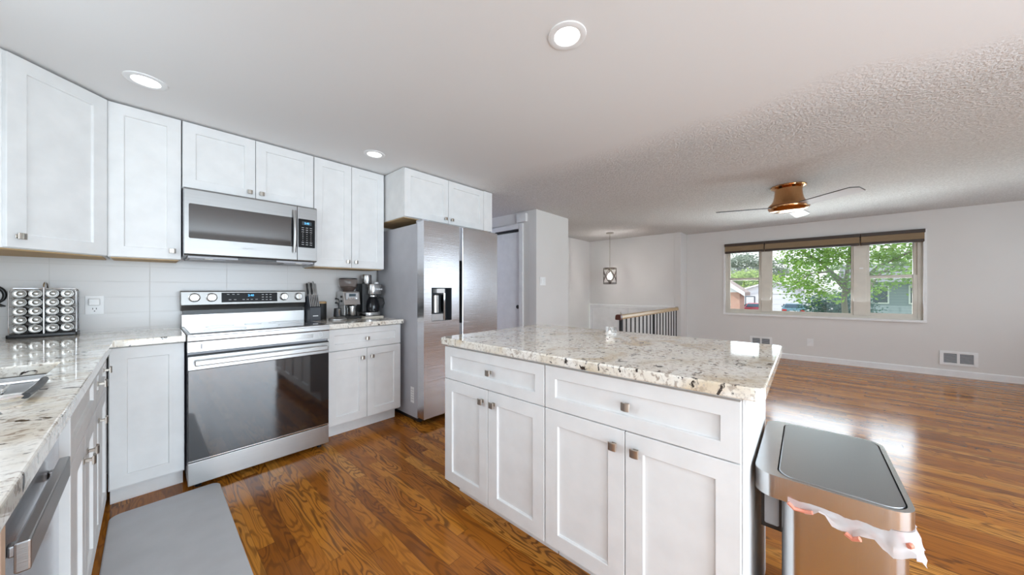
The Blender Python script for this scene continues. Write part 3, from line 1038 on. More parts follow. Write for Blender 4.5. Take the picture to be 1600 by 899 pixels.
for r_ in range(9):
    for k in range(3):
        zz = 1.667 - r_ * .0165
        xx = .808 + k * .028
        ww = .008 if r_ < 3 or r_ > 6 else .003
        MB().box(xx - ww, xx + ww, 2.9258, 2.927, zz - .0022, zz + .0022).build('key_legend', 'legend', mco)
text_part('brand_lettering', 'SAMSUNG', .016, 'legend', mdo, (.475, 2.9295, 1.470), (R(90), 0, 0))
# underside: dark grille, lamps and filters
MB().box(MX0 + .02, MX1 - .02, 2.955, YR - .02, 1.386, 1.401).build('bottom_panel', 'fridge_side', t_, .002)
MB().box(.42, .64, 2.945, 2.965, 1.388, 1.4015).build('vent_grille', 'black', t_)
for xx in (.27, .79):
    MB().box(xx - .09, xx + .09, 3.0, 3.2, 1.381, 1.387).build('grease_filter', 'fridge_side', t_)
    MB().box(xx - .02, xx + .02, 2.96, 2.985, 1.382, 1.3865).build('work_light', 'vinyl', t_)

# ------------------------------------------------------------------ refrigerator
t_ = thing('refrigerator', 'stainless side-by-side refrigerator with water dispenser and grey sides', 'refrigerator', (2.02, 2.9, 0), 0, world=True)
FX0, FX1 = 1.577, 2.478
MB().box(FX0, FX1, 2.535, 3.27, .045, 1.765).build('body', 'fridge_side', t_, .004)
for xx in (FX0 + .05, FX1 - .05):
    MB().cyl((xx, 2.58, 0), (xx, 2.58, .046), .025, n=12).build('foot', 'black', t_)
MB().box(FX0 + .01, FX1 - .01, 2.53, 3.2, .015, .05).build('base_grille', 'black', t_)


def fdoor(name, x0, x1, cut=None):
    m_ = MB()
    y0, y1 = 2.43, 2.53
    if cut is None:
        m_.box(x0, x1, y0, y1, .06, 1.775)
    else:
        cx0, cx1, cz0, cz1 = cut
        # door slab with a dispenser niche
        xs, zs = [x0, cx0, cx1, x1], [.06, cz0, cz1, 1.775]
        for i in range(3):
            for j in range(3):
                if i == 1 and j == 1:
                    continue
                m_.add([(xs[i], y0, zs[j]), (xs[i + 1], y0, zs[j]), (xs[i + 1], y0, zs[j + 1]), (xs[i], y0, zs[j + 1])], [(0, 1, 2, 3)])
        V_ = [(x0, y0, .06), (x1, y0, .06), (x1, y0, 1.775), (x0, y0, 1.775), (x0, y1, .06), (x1, y1, .06), (x1, y1, 1.775), (x0, y1, 1.775)]
        m_.add(V_, [(4, 7, 6, 5), (0, 4, 5, 1), (1, 5, 6, 2), (2, 6, 7, 3), (3, 7, 4, 0)])
    return m_.build(name, 'steel_fridge', t_, .006 if cut is None else 0)


CUT = (1.655, 1.873, .902, 1.198)
fl = fdoor('freezer_door', FX0, 1.962, CUT)
frd = fdoor('refrigerator_door', 2.0, FX1)
nm = MB()
a, b, c_, d_ = CUT
nm.add([(a, 2.43, c_), (b, 2.43, c_), (b, 2.43, d_), (a, 2.43, d_), (a, 2.515, c_), (b, 2.515, c_), (b, 2.515, d_), (a, 2.515, d_)],
       [(0, 1, 5, 4), (1, 2, 6, 5), (2, 3, 7, 6), (3, 0, 4, 7), (4, 5, 6, 7)])
nm.build('dispenser_niche', 'knife_block', fl)
MB().box(1.715, 1.80, 2.432, 2.50, 1.150, 1.19).build('dispenser_spout', 'white_plastic', fl, .004)
MB().lathe([(.035, .975), (.035, 1.13), (.030, 1.135), (.02, 1.135)], (1.72, 2.476, 0), 20).build('dispenser_lever', 'steel', fl)
MB().box(1.657, 1.78, 2.431, 2.50, .905, .965).build('drip_tray', 'legend', fl, .003)
MB().box(1.785, 1.80, 2.431, 2.50, .905, 1.15).build('chrome_strip', 'chrome', fl)
# recessed grips between the doors
MB().box(1.963, 1.999, 2.452, 2.53, .06, .86).build('grip_cover', 'fridge_side', frd)
MB().box(1.963, 1.999, 2.49, 2.53, .86, 1.46).build('grip_recess', 'dark_gap', frd)
MB().box(1.963, 1.999, 2.452, 2.53, 1.46, 1.77).build('grip_cover', 'fridge_side', frd)
MB().box(FX0 + .005, FX0 + .07, 2.46, 2.56, 1.766, 1.795).build('hinge_cover', 'fridge_side', t_, .004)
MB().box(FX1 - .07, FX1 - .005, 2.46, 2.56, 1.766, 1.795).build('hinge_cover', 'fridge_side', t_, .004)
MB().box(1.9, 2.06, 2.46, 2.55, 1.766, 1.785).build('hinge_cover', 'fridge_side', t_, .004)
st_ = MB().box(FX0 - .0008, FX0 + .0002, 2.585, 2.64, .17, .31)
st_.build('energy_sticker', 'white_plastic', t_)
for k in range(5):
    MB().box(FX0 - .0012, FX0 - .0006, 2.592, 2.633, .195 + k * .022, .199 + k * .022).build('sticker_print', 'legend', [q for q in bpy.data.objects if q.name.startswith('energy_sticker')][-1])

# ------------------------------------------------------------------ trash can
t_ = thing('trash_can', 'brushed stainless step trash can with overhanging liner beside the island', 'trash can', (1.44, -.04, 0), 0, world=True)
TX0, TX1, TY0, TY1 = 1.195, 1.705, -.20, .112
body = MB().rrect(TX0 + .012, TX1 - .012, TY0 + .008, TY1 - .062, .02, .60, .045, 8)
body.build('body', 'steel_can', t_)
MB().rrect(TX0 + .008, TX1 - .008, TY0 + .004, TY1 - .058, .0, .025, .045, 8).build('base_ring', 'black', t_)


def ring_prism(outer, inner, z0, z1):
    m_ = MB()
    k = len(outer)
    vv = [(*p, z0) for p in outer] + [(*p, z1) for p in outer] + [(*p, z0) for p in inner] + [(*p, z1) for p in inner]
    for i in range(k):
        j = (i + 1) % k
        m_.add([vv[i], vv[j], vv[k + j], vv[k + i]], [(0, 1, 2, 3)], True)
        m_.add([vv[2 * k + i], vv[2 * k + j], vv[3 * k + j], vv[3 * k + i]], [(3, 2, 1, 0)], True)
        m_.add([vv[k + i], vv[k + j], vv[3 * k + j], vv[3 * k + i]], [(0, 1, 2, 3)])
        m_.add([vv[i], vv[j], vv[2 * k + j], vv[2 * k + i]], [(3, 2, 1, 0)])
    return m_


lx0, lx1, ly0, ly1 = TX0 + .014, TX1 - .014, TY0 + .014, TY1 - .055
outer = rr_poly(TX0, TX1, TY0, TY1, .05, 8)
inner = rr_poly(lx0 - .003, lx1 + .003, ly0 - .003, ly1 + .003, .042, 8)
ring_prism(outer, inner, .584, .648).build('collar', 'steel_can', t_, 0)
MB().rrect(lx0 - .004, lx1 + .004, ly0 - .004, ly1 + .004, .600, .640, .042, 8).build('lid_gap', 'dark_gap', t_)
MB().rrect(lx0, lx1, ly0, ly1, .630, .650, .040, 8).build('lid', 'steel_lid', t_, .003)
MB().box(TX0 + .098, TX1 - .10, TY1 - .058, TY1 - .014, .445, .584).build('hinge_housing', 'legend', t_, .008)
MB().box(TX0 + .0995, TX0 + .12, TY1 - .0615, TY1 - .010, .437, .584).build('housing_gasket', 'black', t_)
MB().box(1.38, 1.52, TY0 - .05, TY0 + .02, .02, .034).build('pedal', 'steel', t_, .004)
# liner hanging out under the collar on the two near sides
bgm = MB()
pathp = [(TX0 + .006, .035 - i * .0125) for i in range(16)]
cxx, cyy, rr_ = TX0 + .05, TY0 + .05, .048
pathp += [(cxx + rr_ * math.cos(R(180 + a)), cyy + rr_ * math.sin(R(180 + a))) for a in range(10, 91, 10)]
pathp += [(cxx + .012 * i, TY0 + .002) for i in range(1, 28)]
rows = 7
random.seed(3)
drop = []
for i in range(len(pathp)):
    u = i / 24.0
    drop.append(.010 + .040 * min(1, u * 1.3) + .010 * math.sin(i * .9) + .010 * random.random() + (.012 if 19 < i < 27 else 0) - (.03 if i > 34 else 0))
vv, ff = [], []
for i, p in enumerate(pathp):
    pn = Vector(pathp[min(i + 1, len(pathp) - 1)]) - Vector(pathp[max(i - 1, 0)])
    nrm = Vector((pn.y, -pn.x)).normalized() * -1
    if nrm.dot(Vector(p) - Vector((1.45, -.05))) < 0:
        nrm = -nrm
    for r_ in range(rows):
        q = r_ / (rows - 1)
        off = .004 + .012 * q + .005 * math.sin(i * 1.7 + r_ * 1.3) * q + .004 * random.random() * q
        vv.append((p[0] + nrm.x * off, p[1] + nrm.y * off, .602 - drop[i] * q))
for i in range(len(pathp) - 1):
    for r_ in range(rows - 1):
        ff.append((i * rows + r_, (i + 1) * rows + r_, (i + 1) * rows + r_ + 1, i * rows + r_ + 1))
bgm.add(vv, ff, True)
lin = bgm.build('liner', 'bag', t_)
MB().tube([(vv[i * rows + 5][0] - .002, vv[i * rows + 5][1] - .001, vv[i * rows + 5][2]) for i in range(0, 5)], .005, 6).build('drawstring', 'orange', t_)
MB().tube([(vv[i * rows + 6][0] - .003, vv[i * rows + 6][1], vv[i * rows + 6][2] - .003 * (i - 9)) for i in range(9, 12)], .006, 6).build('drawstring', 'orange', t_)
MB().tube([(vv[i * rows + 3][0] - .003, vv[i * rows + 3][1] - .002, vv[i * rows + 3][2]) for i in range(18, 20)], .006, 6).build('drawstring', 'orange', t_)

# ------------------------------------------------------------------ floor mat
mp = MB().rrect(-.135, .288, 1.0, 2.655, 0, .016, .045, 6)
mo = mp.build('floor_mat', 'mat', None, .006, 3)
tag(mo, 'grey anti-fatigue kitchen mat on the wood floor in front of the sink run', 'mat')

# ------------------------------------------------------------------ spice rack and jars
t_ = thing('spice_rack', 'chrome wire spice rack on the left counter against the white tile', 'spice rack', (-.40, 3.26, .914), 0, world=True)
XS = [-.4714, -.4222, -.3662, -.3163]
ZS = [1.158 - .0488 * i for i in range(5)]
MB().rrect(-.513, -.280, 3.185, 3.312, .914, .934, .01, 4).build('base', 'black', t_, .003)
fr_ = MB()
for yy in (3.200, 3.306):
    fr_.tube([(-.505, yy, .934), (-.505, yy, 1.169), (-.500, yy, 1.182), (-.490, yy, 1.187), (-.300, yy, 1.187), (-.290, yy, 1.182), (-.285, yy, 1.169), (-.285, yy, .934)], .0026, 8)
for yy in (3.226, 3.286):
    for zz in ZS:
        fr_.tube([(-.505, yy, zz - .0243), (-.285, yy, zz - .0243)], .0014, 6)
for zz in [1.170] + [q - .0243 for q in ZS]:
    for xx in (-.505, -.285):
        fr_.tube([(xx, 3.200, zz), (xx, 3.306, zz)], .0018, 6)
fr_.build('wire_frame', 'chrome', t_)
hd_ = MB().tube([(-.394, 3.190, .934), (-.394, 3.190, 1.19), (-.394, 3.194, 1.208), (-.394, 3.215, 1.222), (-.394, 3.25, 1.226), (-.394, 3.29, 1.21), (-.394, 3.306, 1.187)], .0036, 10)
hd_.build('handle', 'chrome', t_)
j0 = None
colw = ['leftmost', 'second from left', 'third from left', 'rightmost']
roww = ['top row', 'second row from the top', 'middle row', 'fourth row down', 'bottom row']
for r_, zz in enumerate(ZS):
    for k, xx in enumerate(XS):
        lb = 'silver-lidded glass spice jar in the wire rack, %s, %s' % (roww[r_], colw[k])
        if j0 is None:
            j0 = thing('spice_jar', lb, 'jar', (xx, 3.25, zz), 0, 'spice jars in the wire rack')
            MB().lathe([(.0203, .042), (.0203, -.028), (.018, -.034)], (0, 0, 0), 20, 'y').build('glass_body', 'coffee_beans', j0)
            ld = MB().lathe([(.0238, -.034), (.0238, -.049), (.0225, -.0515), (.0205, -.0515), (.0185, -.0485), (.012, -.0475), (.010, -.049), (.003, -.0495)], (0, 0, 0), 24, 'y')
            ld.build('lid', 'lid_metal', j0)
        else:
            j = copy_tree(j0)
            j.location = (xx, 3.25, zz)
            j['label'] = lb

# outlet with plug-in adapter
t_ = thing('wall_outlet', 'white outlet plate on the tile right of the spice rack with a plug-in adapter', 'outlet', (-.226, YR, 1.084), 0, world=True)
MB().box(-.263, -.188, YR - .006, YR, 1.025, 1.143).build('cover_plate', 'white_plastic', t_, .002)
MB().rrect(-.243, -.208, 1.033, 1.135, YR - .008, YR - .005, .006, 3, 'y').build('socket_face', 'trim', t_)
MB().box(-.248, -.204, YR - .032, YR - .007, 1.082, 1.124).build('plug_adapter', 'white_plastic', t_, .004)
for xx in (-.233, -.219):
    MB().box(xx - .0015, xx + .0015, YR - .0085, YR - .0075, 1.056, 1.066).build('slot', 'black', t_)
MB().cyl((-.226, YR - .0085, 1.046), (-.226, YR - .0075, 1.046), .003, n=8).build('slot', 'black', t_)

# black scroll ornament at the left edge
t_ = thing('wall_ornament', 'black curled scroll ornament on the tile left of the spice rack', 'ornament', (-.58, 3.31, 1.08), 0, world=True)
om = MB()
pts, rad = [], []
for k in range(26):
    a = R(200 - k * 13)
    rr2 = .036 + .0004 * k
    pts.append((-.578 + rr2 * 1.05 * math.cos(a), 3.312, 1.152 + rr2 * 1.2 * math.sin(a)))
    rad.append(.004 + .0055 * math.sin(PI * min(1, k / 22)) ** 1)
pts = pts[:19]
rad = rad[:19]
pts += [(-.565, 3.312, 1.098), (-.59, 3.312, 1.082), (-.62, 3.312, 1.075)]
rad += [.006, .005, .003]
om.tube(pts, rad, 10)
om.build('scroll', 'terracotta_decor', t_)
om2 = MB().tube([(-.63, 3.312, 1.09), (-.60, 3.312, 1.105), (-.575, 3.312, 1.103), (-.55, 3.312, 1.094), (-.531, 3.312, 1.088)], [.004, .009, .0115, .009, .003], 10)
om2.build('leaf', 'terracotta_decor', t_)

# ------------------------------------------------------------------ things on the right-hand counter
# knife block
t_ = thing('knife_block', 'charcoal knife block with white label at the range end of the coffee counter', 'knife block', (.957, 3.19, .914), 0, world=True)
kb = MB().prism([(3.125, .914), (3.245, .914), (3.292, 1.10), (3.205, 1.135), (3.155, 1.035), (3.125, 1.028)], .916, 1.000, 'x')
kb.build('block', 'knife_block', t_, .004)
MB().box(.938, .978, 3.1235, 3.1252, .952, .959).build('label_plate', 'white_plastic', t_)


def knife(label, x, y, z, tilt, L, w_, g, hm_='steel'):
    k_ = thing('knife', label, 'knife', (x, y, z), 0, g)
    k_.rotation_euler = (R(-tilt), 0, 0)
    m_ = MB()
    m_.tube([(0, 0, -.004), (0, -.001, L * .25), (0, .002, L * .6), (0, .0, L * .9), (0, -.004, L)], [w_ * .8, w_, w_ * .85, w_ * 1.05, w_ * .6], 8)
    m_.build('handle', hm_, k_)
    return k_


for k in range(6):
    knife('steak knife handle in the block front row, %s' % ['leftmost', 'second from left', 'third from left', 'third from right', 'second from right', 'rightmost'][k],
          .925 + k * .0132, 3.140, 1.0385, 20, .108, .0048, 'knives in the charcoal block')
bigw = ['tall all-black', 'left steel', 'middle curved', 'right steel', 'far right steel']
for k in range(5):
    kk = knife('%s chef knife handle in the back row of the knife block' % bigw[k], .925 + k * .0165, 3.214, 1.141, 18, (.10, .112, .105, .118, .098)[k], .0075, 'knives in the charcoal block', 'black' if k in (0, 2) else 'steel')

# canister
t_ = thing('canister', 'black canister with bamboo lid between knife block and silver stand', 'canister', (1.045, 3.255, .914), 0, world=True)
MB().lathe([(.040, .914), (.043, .918), (.043, 1.052), (.041, 1.056)], (1.045, 3.262, 0), 28).build('jar', 'black_matte', t_)
MB().lathe([(.043, 1.056), (.044, 1.058), (.044, 1.070), (.041, 1.073)], (1.045, 3.262, 0), 28).build('lid', 'bamboo', t_)

# kettle-like stand with two black levers
t_ = thing('milk_frother', 'small black jug with two curved levers on a round silver base', 'milk frother', (1.115, 3.065, .914), 0, world=True)
MB().lathe([(.071, .914), (.073, .917), (.071, .925), (.05, .938), (.035, .944)], (1.115, 3.065, 0), 32).build('base', 'steel', t_)
MB().lathe([(.032, .944), (.033, .948), (.029, 1.015), (.026, 1.018)], (1.115, 3.065, 0), 24).build('jug', 'black', t_)
MB().box(1.110, 1.122, 3.032, 3.0365, .95, 1.01).build('silver_stripe', 'chrome', t_)
lv = MB().tube([(1.12, 3.065, 1.015), (1.121, 3.065, 1.045), (1.115, 3.063, 1.062), (1.093, 3.06, 1.066)], [.003, .004, .006, .0075], 8)
lv.tube([(1.127, 3.075, 1.015), (1.131, 3.075, 1.075), (1.123, 3.075, 1.097), (1.097, 3.071, 1.101)], [.003, .004, .006, .0075], 8)
lv.build('levers', 'black', t_)

# coffee grinder
t_ = thing('coffee_grinder', 'stainless coffee grinder with smoked bean hopper', 'coffee grinder', (1.262, 3.17, .914), 0, world=True)
gx, gy = 1.262, 3.19
MB().prism([(gy - .095, .914), (gy + .10, .914), (gy + .10, .936), (gy - .095, .936)], gx - .075, gx + .075, 'x').build('base', 'black', t_, .005)
MB().box(gx - .045, gx + .07, gy + .0, gy + .095, .936, 1.04).build('column', 'steel_dark', t_, .004)
MB().prism([(gy - .075, 1.04), (gy + .095, 1.03), (gy + .095, 1.165), (gy - .045, 1.165)], gx - .075, gx + .075, 'x').build('head', 'steel_dark', t_, .006)
MB().box(gx - .055, gx + .055, gy - .072, gy - .05, 1.09, 1.15).build('control_panel', 'legend', t_, .003)
gh = [q for q in bpy.data.objects if q.name.startswith('control_panel')][-1]
for k in range(4):
    MB().cyl((gx - .035 + k * .022, gy - .073, 1.10), (gx - .035 + k * .022, gy - .079, 1.10), .006, n=12).build('button', 'chrome', gh)
MB().box(gx - .03, gx + .03, gy - .0735, gy - .07, 1.118, 1.142).build('screen', 'ext_dark', gh)
for zz in (1.075, 1.115):
    MB().cyl((gx - .074, gy - .01, zz), (gx - .082, gy - .01, zz), .010, n=14).build('side_dial', 'black', t_)
MB().lathe([(.048, 1.165), (.050, 1.172), (.074, 1.212), (.078, 1.222), (.079, 1.278), (.078, 1.280)], (gx, gy + .02, 0), 32).build('hopper', 'hopper', t_)
MB().lathe([(.045, 1.167), (.048, 1.173), (.068, 1.207), (.02, 1.215)], (gx, gy + .02, 0), 24).build('beans', 'coffee_beans', t_)
MB().lathe([(.079, 1.280), (.079, 1.285), (.07, 1.289)], (gx, gy + .02, 0), 32).build('hopper_lid', 'black', t_)
MB().lathe([(.036, .936), (.038, .94), (.038, 1.012), (.044, 1.015), (.044, 1.028), (.03, 1.034), (.012, 1.038), (.01, 1.046)], (gx + .008, gy - .04, 0), 28).build('grounds_cup', 'steel_dark', t_)

# drip coffee maker
t_ = thing('coffee_maker', 'stainless drip coffee maker with glass carafe beside the refrigerator', 'coffee maker', (1.45, 3.17, .914), 0, world=True)
kx, ky = 1.45, 3.18
MB().box(kx - .095, kx + .085, ky - .12, ky + .12, .914, .926).build('base_tray', 'vinyl', t_, .004)
MB().rrect(kx - .085, kx + .075, ky - .11, ky + .11, .926, .965, .05, 8).build('hot_plate_base', 'steel_dark', t_, .004)
tk = MB().prism([(ky - .03, .965), (ky + .11, .965), (ky + .11, 1.24), (ky - .02, 1.24)], kx - .08, kx - .005, 'x')
tk.build('water_tank', 'black', t_, .005)
MB().box(kx - .078, kx + .072, ky + .04, ky + .105, .965, 1.12).build('rear_column', 'steel_dark', t_, .004)
MB().rrect(kx - .05, kx + .09, ky - .11, ky + .105, 1.135, 1.235, .05, 8).build('brew_head', 'steel_dark', t_, .004)
MB().lathe([(.044, 1.235), (.046, 1.24), (.046, 1.315), (.044, 1.325), (.040, 1.327)], (kx - .02, ky + .02, 0), 28).build('top_canister', 'steel_dark', t_)
MB().lathe([(.02, 1.235), (.02, 1.25), (.012, 1.256)], (kx + .055, ky - .03, 0), 20).build('top_knob', 'white_plastic', t_)
bh = [q for q in bpy.data.objects if q.name.startswith('brew_head')][-1]
for k in range(3):
    MB().cyl((kx + .02 + k * .022, ky - .108, 1.185), (kx + .02 + k * .022, ky - .117, 1.185), .009, n=14).build('button', 'chrome', bh)
MB().lathe([(.045, .966), (.062, .972), (.066, 1.02), (.055, 1.07), (.038, 1.10), (.04, 1.11)], (kx + .015, ky - .035, 0), 32).build('carafe', 'carafe', t_)
ca = [q for q in bpy.data.objects if q.name.startswith('carafe')][-1]
MB().lathe([(.042, 1.11), (.044, 1.115), (.04, 1.13), (.012, 1.134)], (kx + .015, ky - .035, 0), 28).build('lid', 'steel_dark', ca)
MB().tube([(kx + .055, ky - .075, 1.105), (kx + .085, ky - .105, 1.10), (kx + .092, ky - .112, 1.05), (kx + .075, ky - .095, 1.0)], .007, 8).build('handle', 'black', ca)

# small clear cup at the far edge of the island
t_ = thing('glass_cup', 'tiny clear glass cup standing at the far edge of the island countertop', 'glass cup', (1.95, .92, .914), 0, world=True)
MB().lathe([(.016, .914), (.018, .916), (.019, .942), (.017, .942), (.016, .92)], (1.96, .90, 0), 20).build('cup', 'glass', t_)
MB().lathe([(.009, .914), (.010, .915), (.010, .942), (.009, .943)], (1.96, .94, 0), 16).build('stopper', 'white_plastic', t_)

# ------------------------------------------------------------------ ceiling lamps
can_pos = [(-.009, 2.616, 'above the left wall cabinets'), (1.24, 2.632, 'in front of the cabinet over the refrigerator'), (1.227, .776, 'over the island'), (-.009, .776, 'overhead near the sink')]
for i, (xx, yy, lb) in enumerate(can_pos):
    t_ = thing('recessed_light', 'round white recessed ceiling light %s' % lb, 'ceiling light', (xx, yy, CZ), 0, 'recessed kitchen lights')
    tr_ = MB()
    k = 40
    prof = [(.083, 0.0), (.082, -.004), (.070, -.007), (.056, -.005), (.053, -.001)]
    tr_.lathe(prof + [(.0529, 0.0)], (0, 0, 0), k)
    vvv = tr_
    # open ring: remove caps
    tr_.f = [q for q in tr_.f if len(q) == 4]
    tr_.sm = [True] * len(tr_.f)
    tr_.build('trim_ring', 'trim', t_)
    MB().lathe([(.0525, -.0008), (.052, -.002), (.03, -.003), (.01, -.0034)], (0, 0, 0), 32).build('lens', 'lamp', t_)
    ld = bpy.data.lights.new('recessed_lamp', 'AREA')
    ld.shape = 'DISK'
    ld.size = .10
    ld.energy = CAN_POWER
    ld.color = (.92, .96, 1.0)
    ld.spread = R(88)
    lo = bpy.data.objects.new('lamp_glow', ld)
    lo.location = (0, 0, -.012)
    lo.parent = t_
    COL.objects.link(lo)

# ------------------------------------------------------------------ ceiling fan
t_ = thing('ceiling_fan', 'polished bronze hugger ceiling fan with three silver blades', 'ceiling fan', (4.6, .13, CZ), 0)
pf = [(.150, 0.0), (.152, -.006), (.148, -.016), (.128, -.024), (.118, -.034), (.116, -.06), (.122, -.11), (.132, -.150), (.150, -.180), (.166, -.196), (.176, -.214), (.176, -.232), (.168, -.246), (.150, -.262), (.10, -.272), (.03, -.276)]
MB().lathe(pf, (0, 0, 0), 48).build('motor_housing', 'bronze', t_)
MB().lathe([(.177, -.213), (.1785, -.2145), (.1785, -.218), (.177, -.2195)], (0, 0, 0), 48).build('band', 'rail_end', t_)
for k, adeg in enumerate((109.5, 229.5, 349.5)):
    a = R(adeg)
    bm_ = MB()
    w0, w1 = .052, .068
    st0, st1 = .16, .665
    prof = [(st0, -w0), (st1 - .05, -w1), (st1, -w1 + .04), (st1 - .015, w1 - .01), (st1 - .03, w1), (st0, w0)]
    bm_.prism(prof, -.004, .004)
    ca_, sa_ = math.cos(a), math.sin(a)
    pt = R(-13)
    nv = []
    for (px_, py_, pz_) in bm_.v:
        yy = py_ * math.cos(pt) - pz_ * math.sin(pt)
        zz = py_ * math.sin(pt) + pz_ * math.cos(pt)
        nv.append((px_ * ca_ - yy * sa_, px_ * sa_ + yy * ca_, zz - .222))
    bm_.v = nv
    bo = bm_.build('blade', 'blade_edge', t_, .001, 1)
    bu = MB()
    bu.prism([(p_[0] + (.002 if p_[0] < .4 else -.002), p_[1] * .985) for p_ in prof], -.0062, -.0041)
    nv = []
    for (px_, py_, pz_) in bu.v:
        yy = py_ * math.cos(pt) - pz_ * math.sin(pt)
        zz = py_ * math.sin(pt) + pz_ * math.cos(pt)
        nv.append((px_ * ca_ - yy * sa_, px_ * sa_ + yy * ca_, zz - .222))
    bu.v = nv
    bu.build('underside', 'blade', bo)

# ------------------------------------------------------------------ pendant lamp over the stairwell
t_ = thing('pendant_lamp', 'small dark cage pendant lamp hanging over the entry stairwell', 'pendant lamp', (6.03, 2.835, CZ), 0)
MB().lathe([(.075, 0), (.075, -.012), (.06, -.022), (.012, -.026)], (0, 0, 0), 28).build('canopy', 'nickel', t_)
MB().cyl((0, 0, -.02), (0, 0, -.70), .006, n=8).build('rod', 'nickel', t_)
cg = MB()
zt, zb, rc = -.69, -1.0, .118
for zz in (zt, zt - .022, zb + .022, zb):
    cg.tube([(rc * math.cos(R(q * 12)), rc * math.sin(R(q * 12)), zz) for q in range(30)], .006, 6, True)
for q in range(4):
    a0, a1 = R(q * 90 + 20), R(q * 90 + 110)
    cg.cyl((rc * math.cos(a0), rc * math.sin(a0), zb), (rc * math.cos(a0), rc * math.sin(a0), zt), .008, n=6)
    for (s0, s1) in ((zb + .02, zt - .02), (zt - .02, zb + .02)):
        cg.tube([(rc * math.cos(a0 + (a1 - a0) * u / 8), rc * math.sin(a0 + (a1 - a0) * u / 8), s0 + (s1 - s0) * u / 8) for u in range(9)], .006, 6)
for q in range(2):
    a0 = R(q * 90)
    cg.cyl((rc * math.cos(a0), rc * math.sin(a0), zt), (-rc * math.cos(a0), -rc * math.sin(a0), zt), .005, n=6)
cg.build('cage', 'shade_dark', t_)
MB().lathe([(.018, -.70), (.02, -.705), (.02, -.77), (.012, -.775)], (0, 0, 0), 14).build('socket', 'nickel', t_)
MB().lathe([(.012, -.775), (.02, -.79), (.045, -.84), (.05, -.87), (.04, -.905), (.012, -.92)], (0, 0, 0), 20).build('bulb', 'bulb', t_)
pl_ = bpy.data.lights.new('pendant_glow', 'POINT')
pl_.energy = PENDANT_POWER
pl_.shadow_soft_size = .052
pl_.color = (1, .96, .92)
po_ = bpy.data.objects.new('pendant_glow', pl_)
po_.location = (0, 0, -.85)
po_.parent = t_
COL.objects.link(po_)

# ------------------------------------------------------------------ stair railing
t_ = thing('stair_railing', 'oak handrail on black balusters guarding the entry stairwell', 'railing', (5.5, 1.85, 0), 0, world=True)
hr = MB().prism([(1.818, .782), (1.882, .782), (1.886, .80), (1.880, .832), (1.868, .840), (1.832, .840), (1.820, .832), (1.814, .80)], 4.235, 6.868, 'x')
hr.build('handrail', 'rail_wood', t_, .003)
MB().prism([(1.812, .776), (1.888, .776), (1.892, .80), (1.886, .838), (1.87, .848), (1.83, .848), (1.814, .838), (1.808, .80)], 4.175, 4.235, 'x').build('end_cap', 'rail_end', t_, .006)
MB().box(6.845, 6.869, 1.822, 1.878, .80, .85).build('wall_bracket', 'nickel', t_, .004)
MB().box(4.255, 4.295, 1.83, 1.87, 0, .783).build('newel_post', 'black_matte', t_, .002)
for k in range(16):
    xx = 4.455 + k * .158
    s_ = .015 if k == 7 else .0075
    MB().box(xx - s_, xx + s_, 1.85 - s_, 1.85 + s_, 0, .783).build('baluster', 'black_matte', t_, .001, 1)

# ------------------------------------------------------------------ small wall fittings
t_ = thing('door_chime', 'square white door chime box high beside the hallway door', 'door chime', (3.58, 3.0, 2.195), 0, world=True)
MB().box(3.535, 3.5795, 2.915, 3.085, 2.145, 2.262).build('case', 'white_plastic', t_, .004)
for k in range(3):
    MB().box(3.533, 3.536, 2.94, 3.06, 2.17 + k * .028, 2.178 + k * .028).build('slot', 'trim', t_)

t_ = thing('light_switch', 'double white light switch plate on the closet wall', 'light switch', (3.72, 2.76, 1.30), 0, world=True)
MB().box(3.655, 3.79, 2.753, 2.7595, 1.243, 1.36).build('cover_plate', 'white_plastic', t_, .002)
for xx in (3.69, 3.755):
    MB().box(xx - .016, xx + .016, 2.747, 2.754, 1.268, 1.335).build('rocker', 'trim', t_, .002)

t_ = thing('wall_outlet', 'white outlet plate on the window wall left of the large vent grille', 'outlet', (XW, -.07, .31), 0, world=True)
MB().box(XW - .007, XW - .0005, -.108, -.03, .25, .37).build('cover_plate', 'white_plastic', t_, .002)
for zz in (.285, .335):
    MB().rrect(-.085, -.053, zz - .016, zz + .016, XW - .010, XW - .006, .008, 3, 'x').build('socket_face', 'trim', t_)


def vent(label, y0, y1, z0, z1):
    v_ = thing('vent_grille', label, 'vent', (XW, (y0 + y1) / 2, z0), 0, 'return air grilles on the window wall', world=True)
    f_ = MB()
    ym = (y0 + y1) / 2
    f_.box(XW - .012, XW - .0005, y0, y0 + .035, z0, z1).box(XW - .012, XW - .0005, y1 - .035, y1, z0, z1).box(XW - .012, XW - .0005, y0 + .035, y1 - .035, z0, z0 + .03).box(XW - .012, XW - .0005, y0 + .035, y1 - .035, z1 - .03, z1)
    f_.box(XW - .012, XW - .0005, ym - .012, ym + .012, z0 + .03, z1 - .03)
    f_.build('frame', 'trim', v_, .002)
    MB().box(XW - .003, XW - .0006, y0 + .03, y1 - .03, z0 + .025, z1 - .025).build('backing', 'knife_block', v_)
    s_ = MB()
    k = 9
    for (ya, yb2) in ((y0 + .035, ym - .012), (ym + .012, y1 - .035)):
        for i in range(k):
            zz = z0 + .034 + (z1 - z0 - .068) * i / (k - 1)
            s_.add([(XW - .010, ya, zz - .003), (XW - .010, yb2, zz - .003), (XW - .004, yb2, zz + .004), (XW - .004, ya, zz + .004),
                    (XW - .010, ya, zz - .0045), (XW - .010, yb2, zz - .0045), (XW - .004, yb2, zz + .0025), (XW - .004, ya, zz + .0025)],
                   [(0, 1, 2, 3), (4, 7, 6, 5), (0, 4, 5, 1), (2, 6, 7, 3)])
    s_.build('louvers', 'legend', v_)


